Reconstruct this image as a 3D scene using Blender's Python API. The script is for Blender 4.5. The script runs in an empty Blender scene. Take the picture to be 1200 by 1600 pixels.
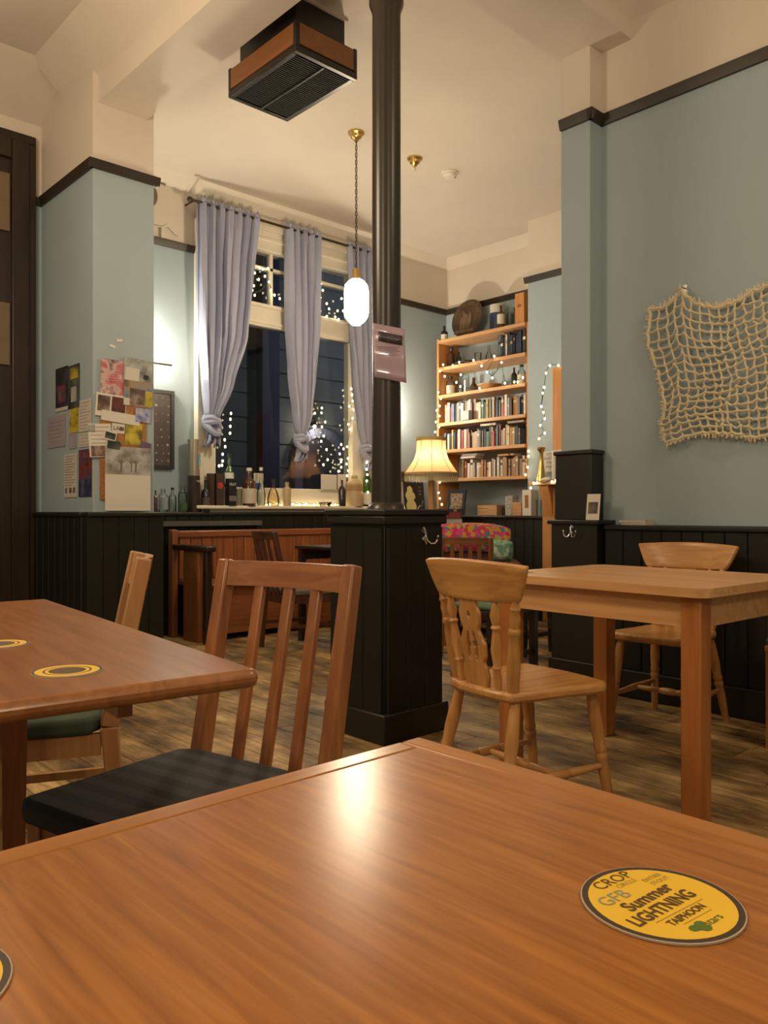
import bpy, bmesh, math, random
from mathutils import Vector, Matrix
R = math.radians
rnd = random.Random(7)
SC = bpy.context.scene
COL = SC.collection

# ------------------------------------------------------------------ camera, world, exposure, big lights
cam_d = bpy.data.cameras.new('camera')
cam_d.sensor_fit = 'HORIZONTAL'; cam_d.sensor_width = 36.0; cam_d.lens = 36.0 * 1250 / 1200
cam_d.clip_start = 0.02
cam = bpy.data.objects.new('camera', cam_d); COL.objects.link(cam)
cam.location = (0, 0, 1.0); cam.rotation_euler = (R(90), 0, R(47.2 - 90))
SC.camera = cam
w = bpy.data.worlds.new('night'); SC.world = w; w.use_nodes = True
w.node_tree.nodes['Background'].inputs[0].default_value = (0.06, 0.07, 0.10, 1)
w.node_tree.nodes['Background'].inputs[1].default_value = 0.12
vs = SC.view_settings
vs.view_transform = 'Standard'; vs.look = 'None'; vs.gamma = 1.0; vs.use_curve_mapping = False
vs.exposure = 0.78
PENDANT_E = 56.0          # emission of the lit pendant globe
WARM = (1.0, 0.80, 0.56)
def lamp(name, loc, power, col=WARM, r=0.06):
    l = bpy.data.lights.new(name, 'POINT'); l.energy = power; l.color = col; l.shadow_soft_size = r
    o = bpy.data.objects.new(name, l); COL.objects.link(o); o.location = loc; return o
# unseen fill lights added behind and beside the camera for the bar's other lamps
lamp('off_frame_fill', (0.5, -1.3, 2.7), 38, (1, .77, .52), .12)
lamp('off_frame_fill', (-1.4, 1.2, 2.7), 40, (1, .77, .52), .12)
lamp('off_frame_fill', (2.9, 0.1, 3.1), 17, (1, .77, .52), .12)
lamp('off_frame_fill', (0.55, 3.5, 2.75), 56, (1, .77, .52), .30)

# ------------------------------------------------------------------ materials
MATS = {}
def nt(name):
    m = bpy.data.materials.new(name); m.use_nodes = True
    t = m.node_tree; return m, t, t.nodes['Principled BSDF']
def mat(name, col, rough=.6, metal=0, spec=.5, trans=0, emit=None, es=0, vary=0, coat=0, alpha=1):
    if name in MATS: return MATS[name]
    m, t, b = nt(name)
    b.inputs['Base Color'].default_value = (*col, 1); b.inputs['Roughness'].default_value = rough
    b.inputs['Metallic'].default_value = metal; b.inputs['Specular IOR Level'].default_value = spec
    b.inputs['Transmission Weight'].default_value = trans; b.inputs['Coat Weight'].default_value = coat
    if emit: b.inputs['Emission Color'].default_value = (*emit, 1); b.inputs['Emission Strength'].default_value = es
    if vary:
        n = t.nodes.new('ShaderNodeTexNoise'); n.inputs['Scale'].default_value = 6; n.inputs['Detail'].default_value = 5
        tc = t.nodes.new('ShaderNodeTexCoord'); t.links.new(tc.outputs['Object'], n.inputs['Vector'])
        mr = t.nodes.new('ShaderNodeMapRange'); mr.inputs[3].default_value = 1 - vary; mr.inputs[4].default_value = 1 + vary
        t.links.new(n.outputs['Fac'], mr.inputs[0])
        mx = t.nodes.new('ShaderNodeVectorMath'); mx.operation = 'SCALE'; mx.inputs[0].default_value = col
        t.links.new(mr.outputs[0], mx.inputs['Scale']); t.links.new(mx.outputs[0], b.inputs['Base Color'])
    MATS[name] = m; return m
def ramp(t, stops):
    r = t.nodes.new('ShaderNodeValToRGB'); e = r.color_ramp.elements
    while len(e) < len(stops): e.new(.5)
    for k, (p, c) in enumerate(stops): e[k].position = p; e[k].color = (*c, 1)
    return r
def wood(name, dark, light, axis='y', scale=1.0, rough=.4, coat=0, per_obj=0.0, knots=False, bump=.05):
    if name in MATS: return MATS[name]
    m, t, b = nt(name)
    tc = t.nodes.new('ShaderNodeTexCoord'); mp = t.nodes.new('ShaderNodeMapping')
    s = {'x': (1.5, 26, 26), 'y': (26, 1.5, 26), 'z': (26, 26, 1.5)}[axis]
    mp.inputs['Scale'].default_value = [v * scale for v in s]
    t.links.new(tc.outputs['Object'], mp.inputs['Vector'])
    n = t.nodes.new('ShaderNodeTexNoise'); n.inputs['Scale'].default_value = 1.6; n.inputs['Detail'].default_value = 7
    n.inputs['Distortion'].default_value = .6
    oi = t.nodes.new('ShaderNodeObjectInfo')
    ad = t.nodes.new('ShaderNodeVectorMath'); ad.operation = 'ADD'
    cb = t.nodes.new('ShaderNodeCombineXYZ'); ml = t.nodes.new('ShaderNodeMath'); ml.operation = 'MULTIPLY'; ml.inputs[1].default_value = 37
    t.links.new(oi.outputs['Random'], ml.inputs[0])
    for k in range(3): t.links.new(ml.outputs[0], cb.inputs[k])
    t.links.new(mp.outputs[0], ad.inputs[0]); t.links.new(cb.outputs[0], ad.inputs[1]); t.links.new(ad.outputs[0], n.inputs['Vector'])
    r = ramp(t, [(.28, dark), (.5, [(a + c) / 2 for a, c in zip(dark, light)]), (.7, light)])
    t.links.new(n.outputs['Fac'], r.inputs[0]); out = r.outputs[0]
    if per_obj:
        mr = t.nodes.new('ShaderNodeMapRange'); mr.inputs[3].default_value = 1 - per_obj; mr.inputs[4].default_value = 1 + per_obj
        t.links.new(oi.outputs['Random'], mr.inputs[0])
        sc = t.nodes.new('ShaderNodeVectorMath'); sc.operation = 'SCALE'; t.links.new(out, sc.inputs[0]); t.links.new(mr.outputs[0], sc.inputs['Scale']); out = sc.outputs[0]
    if knots:
        v = t.nodes.new('ShaderNodeTexVoronoi'); v.inputs['Scale'].default_value = 3.2; t.links.new(tc.outputs['Object'], v.inputs['Vector'])
        kr = ramp(t, [(.035, (.28, .16, .1)), (.075, (1, 1, 1))]); t.links.new(v.outputs['Distance'], kr.inputs[0])
        kx = t.nodes.new('ShaderNodeMix'); kx.data_type = 'RGBA'; kx.blend_type = 'MULTIPLY'; kx.inputs[0].default_value = 1
        t.links.new(out, kx.inputs[6]); t.links.new(kr.outputs[0], kx.inputs[7]); out = kx.outputs[2]
    t.links.new(out, b.inputs['Base Color'])
    b.inputs['Specular IOR Level'].default_value = .32 if coat == .1 else .5
    b.inputs['Roughness'].default_value = rough; b.inputs['Coat Weight'].default_value = coat; b.inputs['Coat Roughness'].default_value = .22
    if bump:
        bp = t.nodes.new('ShaderNodeBump'); bp.inputs['Strength'].default_value = bump; bp.inputs['Distance'].default_value = .003
        t.links.new(n.outputs['Fac'], bp.inputs['Height']); t.links.new(bp.outputs[0], b.inputs['Normal'])
    MATS[name] = m; return m
def plaster(name, upper, lower, split):
    """painted plaster, two paints meeting at the picture rail (height split)"""
    if name in MATS: return MATS[name]
    m, t, b = nt(name)
    g = t.nodes.new('ShaderNodeNewGeometry'); sp = t.nodes.new('ShaderNodeSeparateXYZ'); t.links.new(g.outputs['Position'], sp.inputs[0])
    gt = t.nodes.new('ShaderNodeMath'); gt.operation = 'GREATER_THAN'; gt.inputs[1].default_value = split; t.links.new(sp.outputs[2], gt.inputs[0])
    mx = t.nodes.new('ShaderNodeMix'); mx.data_type = 'RGBA'; mx.inputs[6].default_value = (*lower, 1); mx.inputs[7].default_value = (*upper, 1)
    t.links.new(gt.outputs[0], mx.inputs[0])
    n = t.nodes.new('ShaderNodeTexNoise'); n.inputs['Scale'].default_value = 2.2; n.inputs['Detail'].default_value = 6; t.links.new(g.outputs['Position'], n.inputs['Vector'])
    mr = t.nodes.new('ShaderNodeMapRange'); mr.inputs[3].default_value = .93; mr.inputs[4].default_value = 1.07; t.links.new(n.outputs['Fac'], mr.inputs[0])
    sc = t.nodes.new('ShaderNodeVectorMath'); sc.operation = 'SCALE'; t.links.new(mx.outputs[2], sc.inputs[0]); t.links.new(mr.outputs[0], sc.inputs['Scale'])
    t.links.new(sc.outputs[0], b.inputs['Base Color']); b.inputs['Roughness'].default_value = .62; b.inputs['Specular IOR Level'].default_value = .3
    n2 = t.nodes.new('ShaderNodeTexNoise'); n2.inputs['Scale'].default_value = 45; n2.inputs['Detail'].default_value = 3; t.links.new(g.outputs['Position'], n2.inputs['Vector'])
    bp = t.nodes.new('ShaderNodeBump'); bp.inputs['Strength'].default_value = .06; bp.inputs['Distance'].default_value = .004
    t.links.new(n2.outputs['Fac'], bp.inputs['Height']); t.links.new(bp.outputs[0], b.inputs['Normal'])
    MATS[name] = m; return m
def printed(name, cols, scale=9, rough=.5, seed=0, bands=0):
    """flat print: blotches of ink in a few colours"""
    if name in MATS: return MATS[name]
    m, t, b = nt(name)
    tc = t.nodes.new('ShaderNodeTexCoord'); mp = t.nodes.new('ShaderNodeMapping'); mp.inputs['Location'].default_value = (seed * 3.1, seed * 1.7, seed)
    if bands: mp.inputs['Scale'].default_value = (1, 1, bands)
    t.links.new(tc.outputs['Object'], mp.inputs['Vector'])
    n = t.nodes.new('ShaderNodeTexNoise'); n.inputs['Scale'].default_value = scale; n.inputs['Detail'].default_value = 3; t.links.new(mp.outputs[0], n.inputs['Vector'])
    k = len(cols); r = ramp(t, [(.3 + .4 * i / max(1, k - 1), c) for i, c in enumerate(cols)])
    t.links.new(n.outputs['Fac'], r.inputs[0]); t.links.new(r.outputs[0], b.inputs['Base Color']); b.inputs['Roughness'].default_value = rough
    MATS[name] = m; return m
def glow(name, col, s):
    if name in MATS: return MATS[name]
    m = bpy.data.materials.new(name); m.use_nodes = True; t = m.node_tree; t.nodes.clear()
    e = t.nodes.new('ShaderNodeEmission'); e.inputs[0].default_value = (*col, 1); e.inputs[1].default_value = s
    o = t.nodes.new('ShaderNodeOutputMaterial'); t.links.new(e.outputs[0], o.inputs[0]); MATS[name] = m; return m
def pane_glass(name, tint=(1, 1, 1), refl=.08):
    """thin clear glass: mostly see-through with mirror reflections by Fresnel"""
    if name in MATS: return MATS[name]
    m = bpy.data.materials.new(name); m.use_nodes = True; t = m.node_tree; t.nodes.clear()
    tr = t.nodes.new('ShaderNodeBsdfTransparent'); tr.inputs[0].default_value = (*tint, 1)
    gl = t.nodes.new('ShaderNodeBsdfGlossy'); gl.inputs['Roughness'].default_value = .03
    lw = t.nodes.new('ShaderNodeFresnel'); lw.inputs[0].default_value = 1.33
    ad = t.nodes.new('ShaderNodeMath'); ad.operation = 'ADD'; ad.inputs[1].default_value = refl; t.links.new(lw.outputs[0], ad.inputs[0])
    mx = t.nodes.new('ShaderNodeMixShader'); t.links.new(ad.outputs[0], mx.inputs[0]); t.links.new(tr.outputs[0], mx.inputs[1]); t.links.new(gl.outputs[0], mx.inputs[2])
    o = t.nodes.new('ShaderNodeOutputMaterial'); t.links.new(mx.outputs[0], o.inputs[0]); MATS[name] = m; return m
def cloth_light(name, col, f=.5):
    if name in MATS: return MATS[name]
    m = bpy.data.materials.new(name); m.use_nodes = True; t = m.node_tree; t.nodes.clear()
    d = t.nodes.new('ShaderNodeBsdfDiffuse'); d.inputs[0].default_value = (*col, 1)
    tr = t.nodes.new('ShaderNodeBsdfTranslucent'); tr.inputs[0].default_value = (*col, 1)
    mx = t.nodes.new('ShaderNodeMixShader'); mx.inputs[0].default_value = f
    t.links.new(d.outputs[0], mx.inputs[1]); t.links.new(tr.outputs[0], mx.inputs[2])
    o = t.nodes.new('ShaderNodeOutputMaterial'); t.links.new(mx.outputs[0], o.inputs[0]); MATS[name] = m; return m

CREAM = (.67, .60, .51); BLUE = (.345, .425, .465)
M_WALL = plaster('wall_paint', CREAM, BLUE, 3.22)
M_CREAM = plaster('cream_paint', CREAM, CREAM, 3.22)
M_BLACK = mat('black_gloss_paint', (.013, .011, .008), .4, vary=.25)
M_DADO = mat('bottle_black_paint', (.011, .010, .0065), .5, vary=.3, spec=.35)
M_RAIL = mat('dark_rail', (.03, .02, .012), .45)
M_WHITE = mat('white_gloss', (.74, .68, .56), .35, vary=.05)
M_DOOR = wood('dark_door_wood', (.012, .007, .004), (.03, .017, .009), 'z', .7, .4)
M_PINE = wood('honey_pine', (.42, .185, .048), (.64, .33, .105), 'z', 1, .38, .25, .08)
M_PINEX = wood('honey_pine_x', (.42, .185, .048), (.64, .33, .105), 'x', 1, .38, .25, .08)
M_PINEY = wood('honey_pine_y', (.42, .185, .048), (.64, .33, .105), 'y', 1, .38, .25, .08)
M_TPINE = wood('table_pine_leg', (.34, .11, .024), (.48, .18, .045), 'z', .7, .35, .2, .05, True)
M_TPINEY = wood('table_pine_y', (.54, .275, .105), (.74, .42, .18), 'y', .7, .36, .2, .05, True)
M_TEAK = wood('teak', (.24, .08, .026), (.42, .165, .055), 'z', 1, .34, .3, .1)
M_TEAKX = wood('teak_y', (.24, .08, .026), (.42, .165, .055), 'y', 1, .34, .3, .1)
M_VENEER = wood('oak_veneer', (.25, .085, .014), (.44, .170, .032), 'y', 2.6, .25, .10, 0, bump=.02)
M_LIPY = wood('oak_lip_y', (.33, .13, .026), (.44, .18, .038), 'y', 1.4, .25, .10, 0, bump=.02)
M_LIPX = wood('oak_lip_x', (.33, .13, .026), (.44, .18, .038), 'x', 1.4, .25, .10, 0, bump=.02)
M_MAHOG = wood('red_brown_table', (.26, .095, .028), (.40, .16, .05), 'y', 1.2, .3, .3, 0, bump=.02)
M_MAHOGZ = wood('red_brown_leg', (.17, .055, .016), (.27, .095, .028), 'z', 1.2, .35, .2)
M_PEW = wood('pew_wood', (.20, .062, .02), (.34, .115, .036), 'z', 1, .4, .2, .15)
M_PEWX = wood('pew_wood_x', (.20, .062, .02), (.34, .115, .036), 'x', 1, .4, .2, .1)
M_DARKW = wood('dark_stained', (.018, .008, .004), (.045, .02, .009), 'z', 1, .35, .2)
M_SHELF = wood('shelf_pine', (.44, .23, .095), (.60, .35, .165), 'y', 1, .45, .1, .06)
M_SHELFZ = wood('shelf_pine_z', (.43, .185, .055), (.57, .28, .10), 'z', 1, .45, .1, .06)
M_BRASS = mat('brass', (.62, .42, .14), .28, 1)
M_CHROME = mat('chrome', (.8, .8, .8), .15, 1)
M_PAPER = mat('paper', (.66, .62, .54), .7, vary=.05)
M_FABRIC = mat('charcoal_fabric', (.022, .023, .026), .9, vary=.35)
M_GREEN = mat('green_fabric', (.055, .085, .05), .85, vary=.3)
M_CURT = mat('blue_grey_curtain', (.32, .34, .46), .85, vary=.06)
M_WIRE = mat('green_wire', (.02, .04, .02), .5)
M_FAIRY = glow('fairy_bulb', (1, .80, .42), 9)

# ------------------------------------------------------------------ mesh helpers
class MB:
    def __init__(s): s.v = []; s.f = []; s.mi = []
    def _add(s, vs, fs, mi=0):
        o = len(s.v); s.v += [tuple(p) for p in vs]; s.f += [[i + o for i in f] for f in fs]; s.mi += [mi] * len(fs); return s
    def box(s, x0, x1, y0, y1, z0, z1, mi=0, M=None):
        vs = [(x, y, z) for z in (z0, z1) for y in (y0, y1) for x in (x0, x1)]
        if M: vs = [M @ Vector(p) for p in vs]
        return s._add(vs, [(0, 2, 3, 1), (4, 5, 7, 6), (0, 1, 5, 4), (2, 6, 7, 3), (0, 4, 6, 2), (1, 3, 7, 5)], mi)
    def hexa(s, lo, hi, mi=0):     # two quads (lower, upper), same winding
        return s._add(list(lo) + list(hi), [(3, 2, 1, 0), (4, 5, 6, 7)] + [(i, (i + 1) % 4, 4 + (i + 1) % 4, 4 + i) for i in range(4)], mi)
    def beam(s, p0, p1, a, b, side=(0, 1, 0), mi=0, a1=None, b1=None):   # rectangular bar, a across side, b the other way
        p0, p1 = Vector(p0), Vector(p1); d = (p1 - p0).normalized(); u = Vector(side); u = (u - d * u.dot(d)).normalized(); v = d.cross(u)
        a1 = a if a1 is None else a1; b1 = b if b1 is None else b1
        q = lambda p, A, B: [p - u * A / 2 - v * B / 2, p + u * A / 2 - v * B / 2, p + u * A / 2 + v * B / 2, p - u * A / 2 + v * B / 2]
        return s.hexa(q(p0, a, b), q(p1, a1, b1), mi)
    def turned(s, p0, p1, prof, n=12, mi=0):    # profile (t along, radius)
        p0, p1 = Vector(p0), Vector(p1); d = (p1 - p0).normalized(); u = d.orthogonal().normalized(); v = d.cross(u); L = (p1 - p0)
        vs = []; 
        for t, r in prof:
            c = p0 + L * t
            vs += [c + (u * math.cos(2 * math.pi * k / n) + v * math.sin(2 * math.pi * k / n)) * r for k in range(n)]
        fs = [(i * n + k, i * n + (k + 1) % n, (i + 1) * n + (k + 1) % n, (i + 1) * n + k) for i in range(len(prof) - 1) for k in range(n)]
        fs += [tuple(range(n - 1, -1, -1)), tuple((len(prof) - 1) * n + k for k in range(n))]
        return s._add(vs, fs, mi)
    def tube(s, p0, p1, r0, r1=None, n=8, mi=0): return s.turned(p0, p1, [(0, r0), (1, r0 if r1 is None else r1)], n, mi)
    def path(s, pts, r, n=6, mi=0):
        pts = [Vector(p) for p in pts]; vs = []; 
        for i, p in enumerate(pts):
            d = (pts[min(i + 1, len(pts) - 1)] - pts[max(i - 1, 0)]).normalized()
            ref = Vector((0, 0, 1)) if abs(d.z) < .9 else Vector((1, 0, 0))
            u = d.cross(ref).normalized(); v = d.cross(u)
            vs += [p + (u * math.cos(2 * math.pi * k / n) + v * math.sin(2 * math.pi * k / n)) * r for k in range(n)]
        fs = [(i * n + k, i * n + (k + 1) % n, (i + 1) * n + (k + 1) % n, (i + 1) * n + k) for i in range(len(pts) - 1) for k in range(n)]
        fs += [tuple(range(n - 1, -1, -1)), tuple((len(pts) - 1) * n + k for k in range(n))]
        return s._add(vs, fs, mi)
    def lathe(s, prof, c=(0, 0, 0), n=20, mi=0):   # (r, z)
        return s.turned_z(prof, c, n, mi)
    def turned_z(s, prof, c, n, mi):
        vs = []
        for r, z in prof: vs += [(c[0] + r * math.cos(2 * math.pi * k / n), c[1] + r * math.sin(2 * math.pi * k / n), c[2] + z) for k in range(n)]
        fs = [(i * n + k, i * n + (k + 1) % n, (i + 1) * n + (k + 1) % n, (i + 1) * n + k) for i in range(len(prof) - 1) for k in range(n)]
        fs += [tuple(range(n - 1, -1, -1)), tuple((len(prof) - 1) * n + k for k in range(n))]
        return s._add(vs, fs, mi)
    def prism(s, poly, z0, z1, mi=0):
        n = len(poly); vs = [(x, y, z0) for x, y in poly] + [(x, y, z1) for x, y in poly]
        return s._add(vs, [tuple(range(n - 1, -1, -1)), tuple(range(n, 2 * n))] + [(i, (i + 1) % n, n + (i + 1) % n, n + i) for i in range(n)], mi)
    def extr(s, poly, axis, a0, a1, mi=0):     # 2-D polygon swept along x or y; poly in the other two coords
        mk = (lambda p, a: (a, p[0], p[1])) if axis == 'x' else (lambda p, a: (p[0], a, p[1]))
        n = len(poly); vs = [mk(p, a0) for p in poly] + [mk(p, a1) for p in poly]
        return s._add(vs, [tuple(range(n - 1, -1, -1)), tuple(range(n, 2 * n))] + [(i, (i + 1) % n, n + (i + 1) % n, n + i) for i in range(n)], mi)
    def blob(s, c, r, n=8, m=5, mi=0):
        vs = []; c = Vector(c); r = r if isinstance(r, (tuple, list)) else (r, r, r)
        pr = [(math.sin(math.pi * (i + .12) / (m + .24)), -math.cos(math.pi * (i + .12) / (m + .24))) for i in range(m + 1)]
        for q, z in pr: vs += [(c[0] + r[0] * q * math.cos(2 * math.pi * k / n), c[1] + r[1] * q * math.sin(2 * math.pi * k / n), c[2] + r[2] * z) for k in range(n)]
        fs = [(i * n + k, i * n + (k + 1) % n, (i + 1) * n + (k + 1) % n, (i + 1) * n + k) for i in range(m) for k in range(n)]
        fs += [tuple(range(n - 1, -1, -1)), tuple(m * n + k for k in range(n))]
        return s._add(vs, fs, mi)
    def sheet(s, grid, mi=0):    # grid of points rows x cols
        nr, nc = len(grid), len(grid[0]); vs = [p for r in grid for p in r]
        return s._add(vs, [(i * nc + j, i * nc + j + 1, (i + 1) * nc + j + 1, (i + 1) * nc + j) for i in range(nr - 1) for j in range(nc - 1)], mi)
    def mesh(s, name, mats):
        me = bpy.data.meshes.new(name); me.from_pydata(s.v, [], s.f)
        bm = bmesh.new(); bm.from_mesh(me); bmesh.ops.recalc_face_normals(bm, faces=bm.faces); bm.to_mesh(me); bm.free()
        for m in (mats if isinstance(mats, (list, tuple)) else [mats]): me.materials.append(m)
        me.polygons.foreach_set('material_index', s.mi); me.polygons.foreach_set('use_smooth', [True] * len(me.polygons))
        me.set_sharp_from_angle(angle=R(38)); me.update(); return me
    def build(s, name, mats, parent=None, bevel=0, loc=None, rotz=0, solid=0, sub=0):
        o = bpy.data.objects.new(name, s.mesh(name, mats)); COL.objects.link(o)
        if parent: o.parent = parent
        if loc: o.location = loc
        if rotz: o.rotation_euler.z = rotz
        if solid: md = o.modifiers.new('t', 'SOLIDIFY'); md.thickness = solid; md.offset = 0
        if bevel: md = o.modifiers.new('b', 'BEVEL'); md.width = bevel; md.segments = 2; md.limit_method = 'ANGLE'; md.angle_limit = R(40)
        if sub: md = o.modifiers.new('s', 'SUBSURF'); md.levels = md.render_levels = sub
        return o
def tag(o, label, cat, group=None):
    o['label'] = label; o['category'] = cat
    if group: o['group'] = group
    return o
def thing(name, label, cat, loc=(0, 0, 0), rz=0, group=None):
    o = bpy.data.objects.new(name, None); COL.objects.link(o); o.location = loc; o.rotation_euler.z = rz; o.empty_display_size = .1
    return tag(o, label, cat, group)
def struct(name, mb, m, parent=None, bevel=0):
    o = mb.build(name, m, parent, bevel); o['kind'] = 'structure'; return o
def bx(*a): return MB().box(*a)
def part(name, me, parent, loc=(0, 0, 0), rot=None):
    o = bpy.data.objects.new(name, me); COL.objects.link(o); o.parent = parent; o.location = loc
    if rot: o.rotation_euler = rot
    return o
def text(body, size, m, parent, loc, rot, name='lettering', ax='CENTER', sx=1, bold=0):
    c = bpy.data.curves.new(name, 'FONT'); c.body = body; c.size = size; c.align_x = ax; c.align_y = 'CENTER'; c.materials.append(m); c.resolution_u = 3
    c.offset = bold
    q = bpy.data.objects.new('t', c); COL.objects.link(q); 
    me = bpy.data.meshes.new_from_object(q.evaluated_get(bpy.context.evaluated_depsgraph_get())); bpy.data.objects.remove(q); me.name = name
    o = bpy.data.objects.new(name, me); COL.objects.link(o); o.parent = parent; o.location = loc; o.rotation_euler = rot; o.scale = (sx, 1, 1); return o
# survey of the photograph: where a sight line meets a real surface of the room
CF, SF = .6794, .7338
def on_y(px, py, Y):
    x = (px - 600) / 1250; d = Y / (SF - CF * x); return Vector((d * (CF + SF * x), Y, 1 + (800 - py) * d / 1250))
def on_x(px, py, X):
    x = (px - 600) / 1250; d = X / (CF + SF * x); return Vector((X, d * (SF - CF * x), 1 + (800 - py) * d / 1250))

# ------------------------------------------------------------------ the shell
YW, XR, XB, XF = 6.10, 4.02, 6.25, 6.60      # window wall, near right wall, chimney breast, alcove back
ZC, ZN = 3.80, 4.02                           # ceilings: far bay, near bays
fl = struct('floor', bx(-2.6, 6.7, -2.6, 6.3, -.12, -.022), mat('subfloor', (.05, .03, .015), .8))
m, t, b = nt('worn_floorboards'); MATS['worn_floorboards'] = m
g = t.nodes.new('ShaderNodeNewGeometry'); oi = t.nodes.new('ShaderNodeObjectInfo')
n1 = t.nodes.new('ShaderNodeTexNoise'); n1.inputs['Scale'].default_value = 2.3; n1.inputs['Detail'].default_value = 8; n1.inputs['Roughness'].default_value = .68
mp = t.nodes.new('ShaderNodeMapping'); mp.inputs['Scale'].default_value = (2.2, .8, 1); t.links.new(g.outputs['Position'], mp.inputs[0]); t.links.new(mp.outputs[0], n1.inputs['Vector'])
r1 = ramp(t, [(.34, (.04, .024, .010)), (.45, (.17, .10, .036)), (.54, (.32, .20, .075)), (.66, (.56, .38, .16))]); t.links.new(n1.outputs['Fac'], r1.inputs[0])
n2 = t.nodes.new('ShaderNodeTexNoise'); n2.inputs['Scale'].default_value = 5; n2.inputs['Detail'].default_value = 6
mp2 = t.nodes.new('ShaderNodeMapping'); mp2.inputs['Scale'].default_value = (14, .7, 1); t.links.new(g.outputs['Position'], mp2.inputs[0]); t.links.new(mp2.outputs[0], n2.inputs['Vector'])
mr = t.nodes.new('ShaderNodeMapRange'); mr.inputs[1].default_value = .3; mr.inputs[2].default_value = .7; mr.inputs[3].default_value = .62; mr.inputs[4].default_value = 1.3; t.links.new(n2.outputs['Fac'], mr.inputs[0])
mo = t.nodes.new('ShaderNodeMapRange'); mo.inputs[3].default_value = .72; mo.inputs[4].default_value = 1.25; t.links.new(oi.outputs['Random'], mo.inputs[0])
mm = t.nodes.new('ShaderNodeMath'); mm.operation = 'MULTIPLY'; t.links.new(mr.outputs[0], mm.inputs[0]); t.links.new(mo.outputs[0], mm.inputs[1])
sc = t.nodes.new('ShaderNodeVectorMath'); sc.operation = 'SCALE'; t.links.new(r1.outputs[0], sc.inputs[0]); t.links.new(mm.outputs[0], sc.inputs['Scale']); t.links.new(sc.outputs[0], b.inputs['Base Color'])
b.inputs['Roughness'].default_value = .55
bp = t.nodes.new('ShaderNodeBump'); bp.inputs['Strength'].default_value = .25; bp.inputs['Distance'].default_value = .004; t.links.new(n2.outputs['Fac'], bp.inputs['Height']); t.links.new(bp.outputs[0], b.inputs['Normal'])
M_FLOOR = m
BW = .142
lens_ = [1.6, 2.1, 2.6]
plank_me = {L: MB().extr([(-BW / 2 + .002, -.022), (BW / 2 - .002, -.022), (BW / 2 - .002, -.003), (BW / 2 - .005, 0), (-BW / 2 + .005, 0), (-BW / 2 + .002, -.003)], 'y', 0.002, L - .002).mesh('floorboard', M_FLOOR) for L in lens_}
nb = int((6.6 + .4) / BW)
for i in range(nb):
    x = -.4 + BW * (i + .5); y = -.2 - rnd.uniform(0, 1.2)
    ymax = 6.1 if x > 2.2 else 5.9
    if x > 4.1: y = 2.75
    while y < ymax - .05:
        L = rnd.choice(lens_)
        while y + L > ymax + .25 and L != 1.6: L = 1.6
        part('floorboard', plank_me[L], fl, (x, y, 0)); y += L
struct('floor_bar', bx(-2.6, -.42, -2.6, 6.2, -.022, 0), M_FLOOR)
struct('ceiling', bx(2.3, 6.8, 2.5, 6.3, ZC, ZC + .08).box(-2.6, 2.3, -2.6, 6.0, ZN, ZN + .08).box(2.3, 4.3, -2.6, 2.5, ZN, ZN + .08), M_CREAM)
# beams meeting over the iron column, with coves into the near bays
struct('trim_1', bx(2.14, 2.48, -2.6, 5.02, 3.63, ZN).extr([(2.14, 3.80), (2.14, ZN), (1.90, ZN)], 'y', -2.6, 5.5), M_CREAM)
struct('trim_2', bx(2.48, XR, 2.32, 2.72, 3.62, ZN), M_CREAM)
struct('trim_3', MB().extr([(2.32, 3.72), (2.32, ZN), (2.06, ZN)], 'x', 2.48, XR).extr([(XR, 3.72), (XR, ZN), (XR - .26, ZN)], 'y', -2.6, 2.32).extr([(2.48, 3.72), (2.74, ZN), (2.48, ZN)], 'y', -2.6, 2.32), M_CREAM)
struct('trim_4', MB().extr([(5.92, 3.78), (5.92, ZN), (5.45, ZN)], 'x', -2.6, 2.11), M_CREAM)
struct('trim_5', MB().extr([(YW, 3.70), (YW, ZC), (YW - .10, ZC)], 'x', 2.53, XF).extr([(XF, 3.70), (XF, ZC), (XF - .1, ZC)], 'y', 4.71, YW), M_CREAM)
# walls
struct('wall_left', bx(2.11, 2.53, 5.02, 6.25, 0, ZN), M_WALL)                 # the stub wall between door bay and window bay
struct('wall_door', bx(-2.6, 2.11, 5.92, 6.2, 0, ZN), M_WALL)
wx0, wx1, wz0, wz1 = 3.50, 5.40, 1.05, 3.62                                    # window opening
struct('wall_back', bx(2.53, wx0, YW, YW + .3, 0, ZC).box(wx1, XF, YW, YW + .3, 0, ZC).box(wx0, wx1, YW, YW + .3, 0, wz0).box(wx0, wx1, YW, YW + .3, wz1, ZC), M_WALL)
struct('wall_right', bx(XR, XR + .3, -2.6, 2.52, 0, ZN), M_WALL)
struct('wall_pier', bx(3.90, 4.3, 2.51, 2.70, 0, 3.63), M_WALL)
struct('wall_return', bx(4.3, 6.9, 2.45, 2.70, 0, ZC), M_WALL)
struct('wall_alcove', bx(XF, XF + .3, 4.71, YW + .3, 0, ZC), M_WALL)
struct('wall_chimney', bx(XB, XF + .3, 2.70, 4.71, 0, ZC), M_WALL)
struct('wall_rear', bx(-2.6, 4.3, -2.8, -2.6, 0, ZN + .1), M_WALL)
struct('wall_bar', bx(-2.8, -2.6, -2.8, 6.2, 0, ZN + .1), M_WALL)
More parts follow.
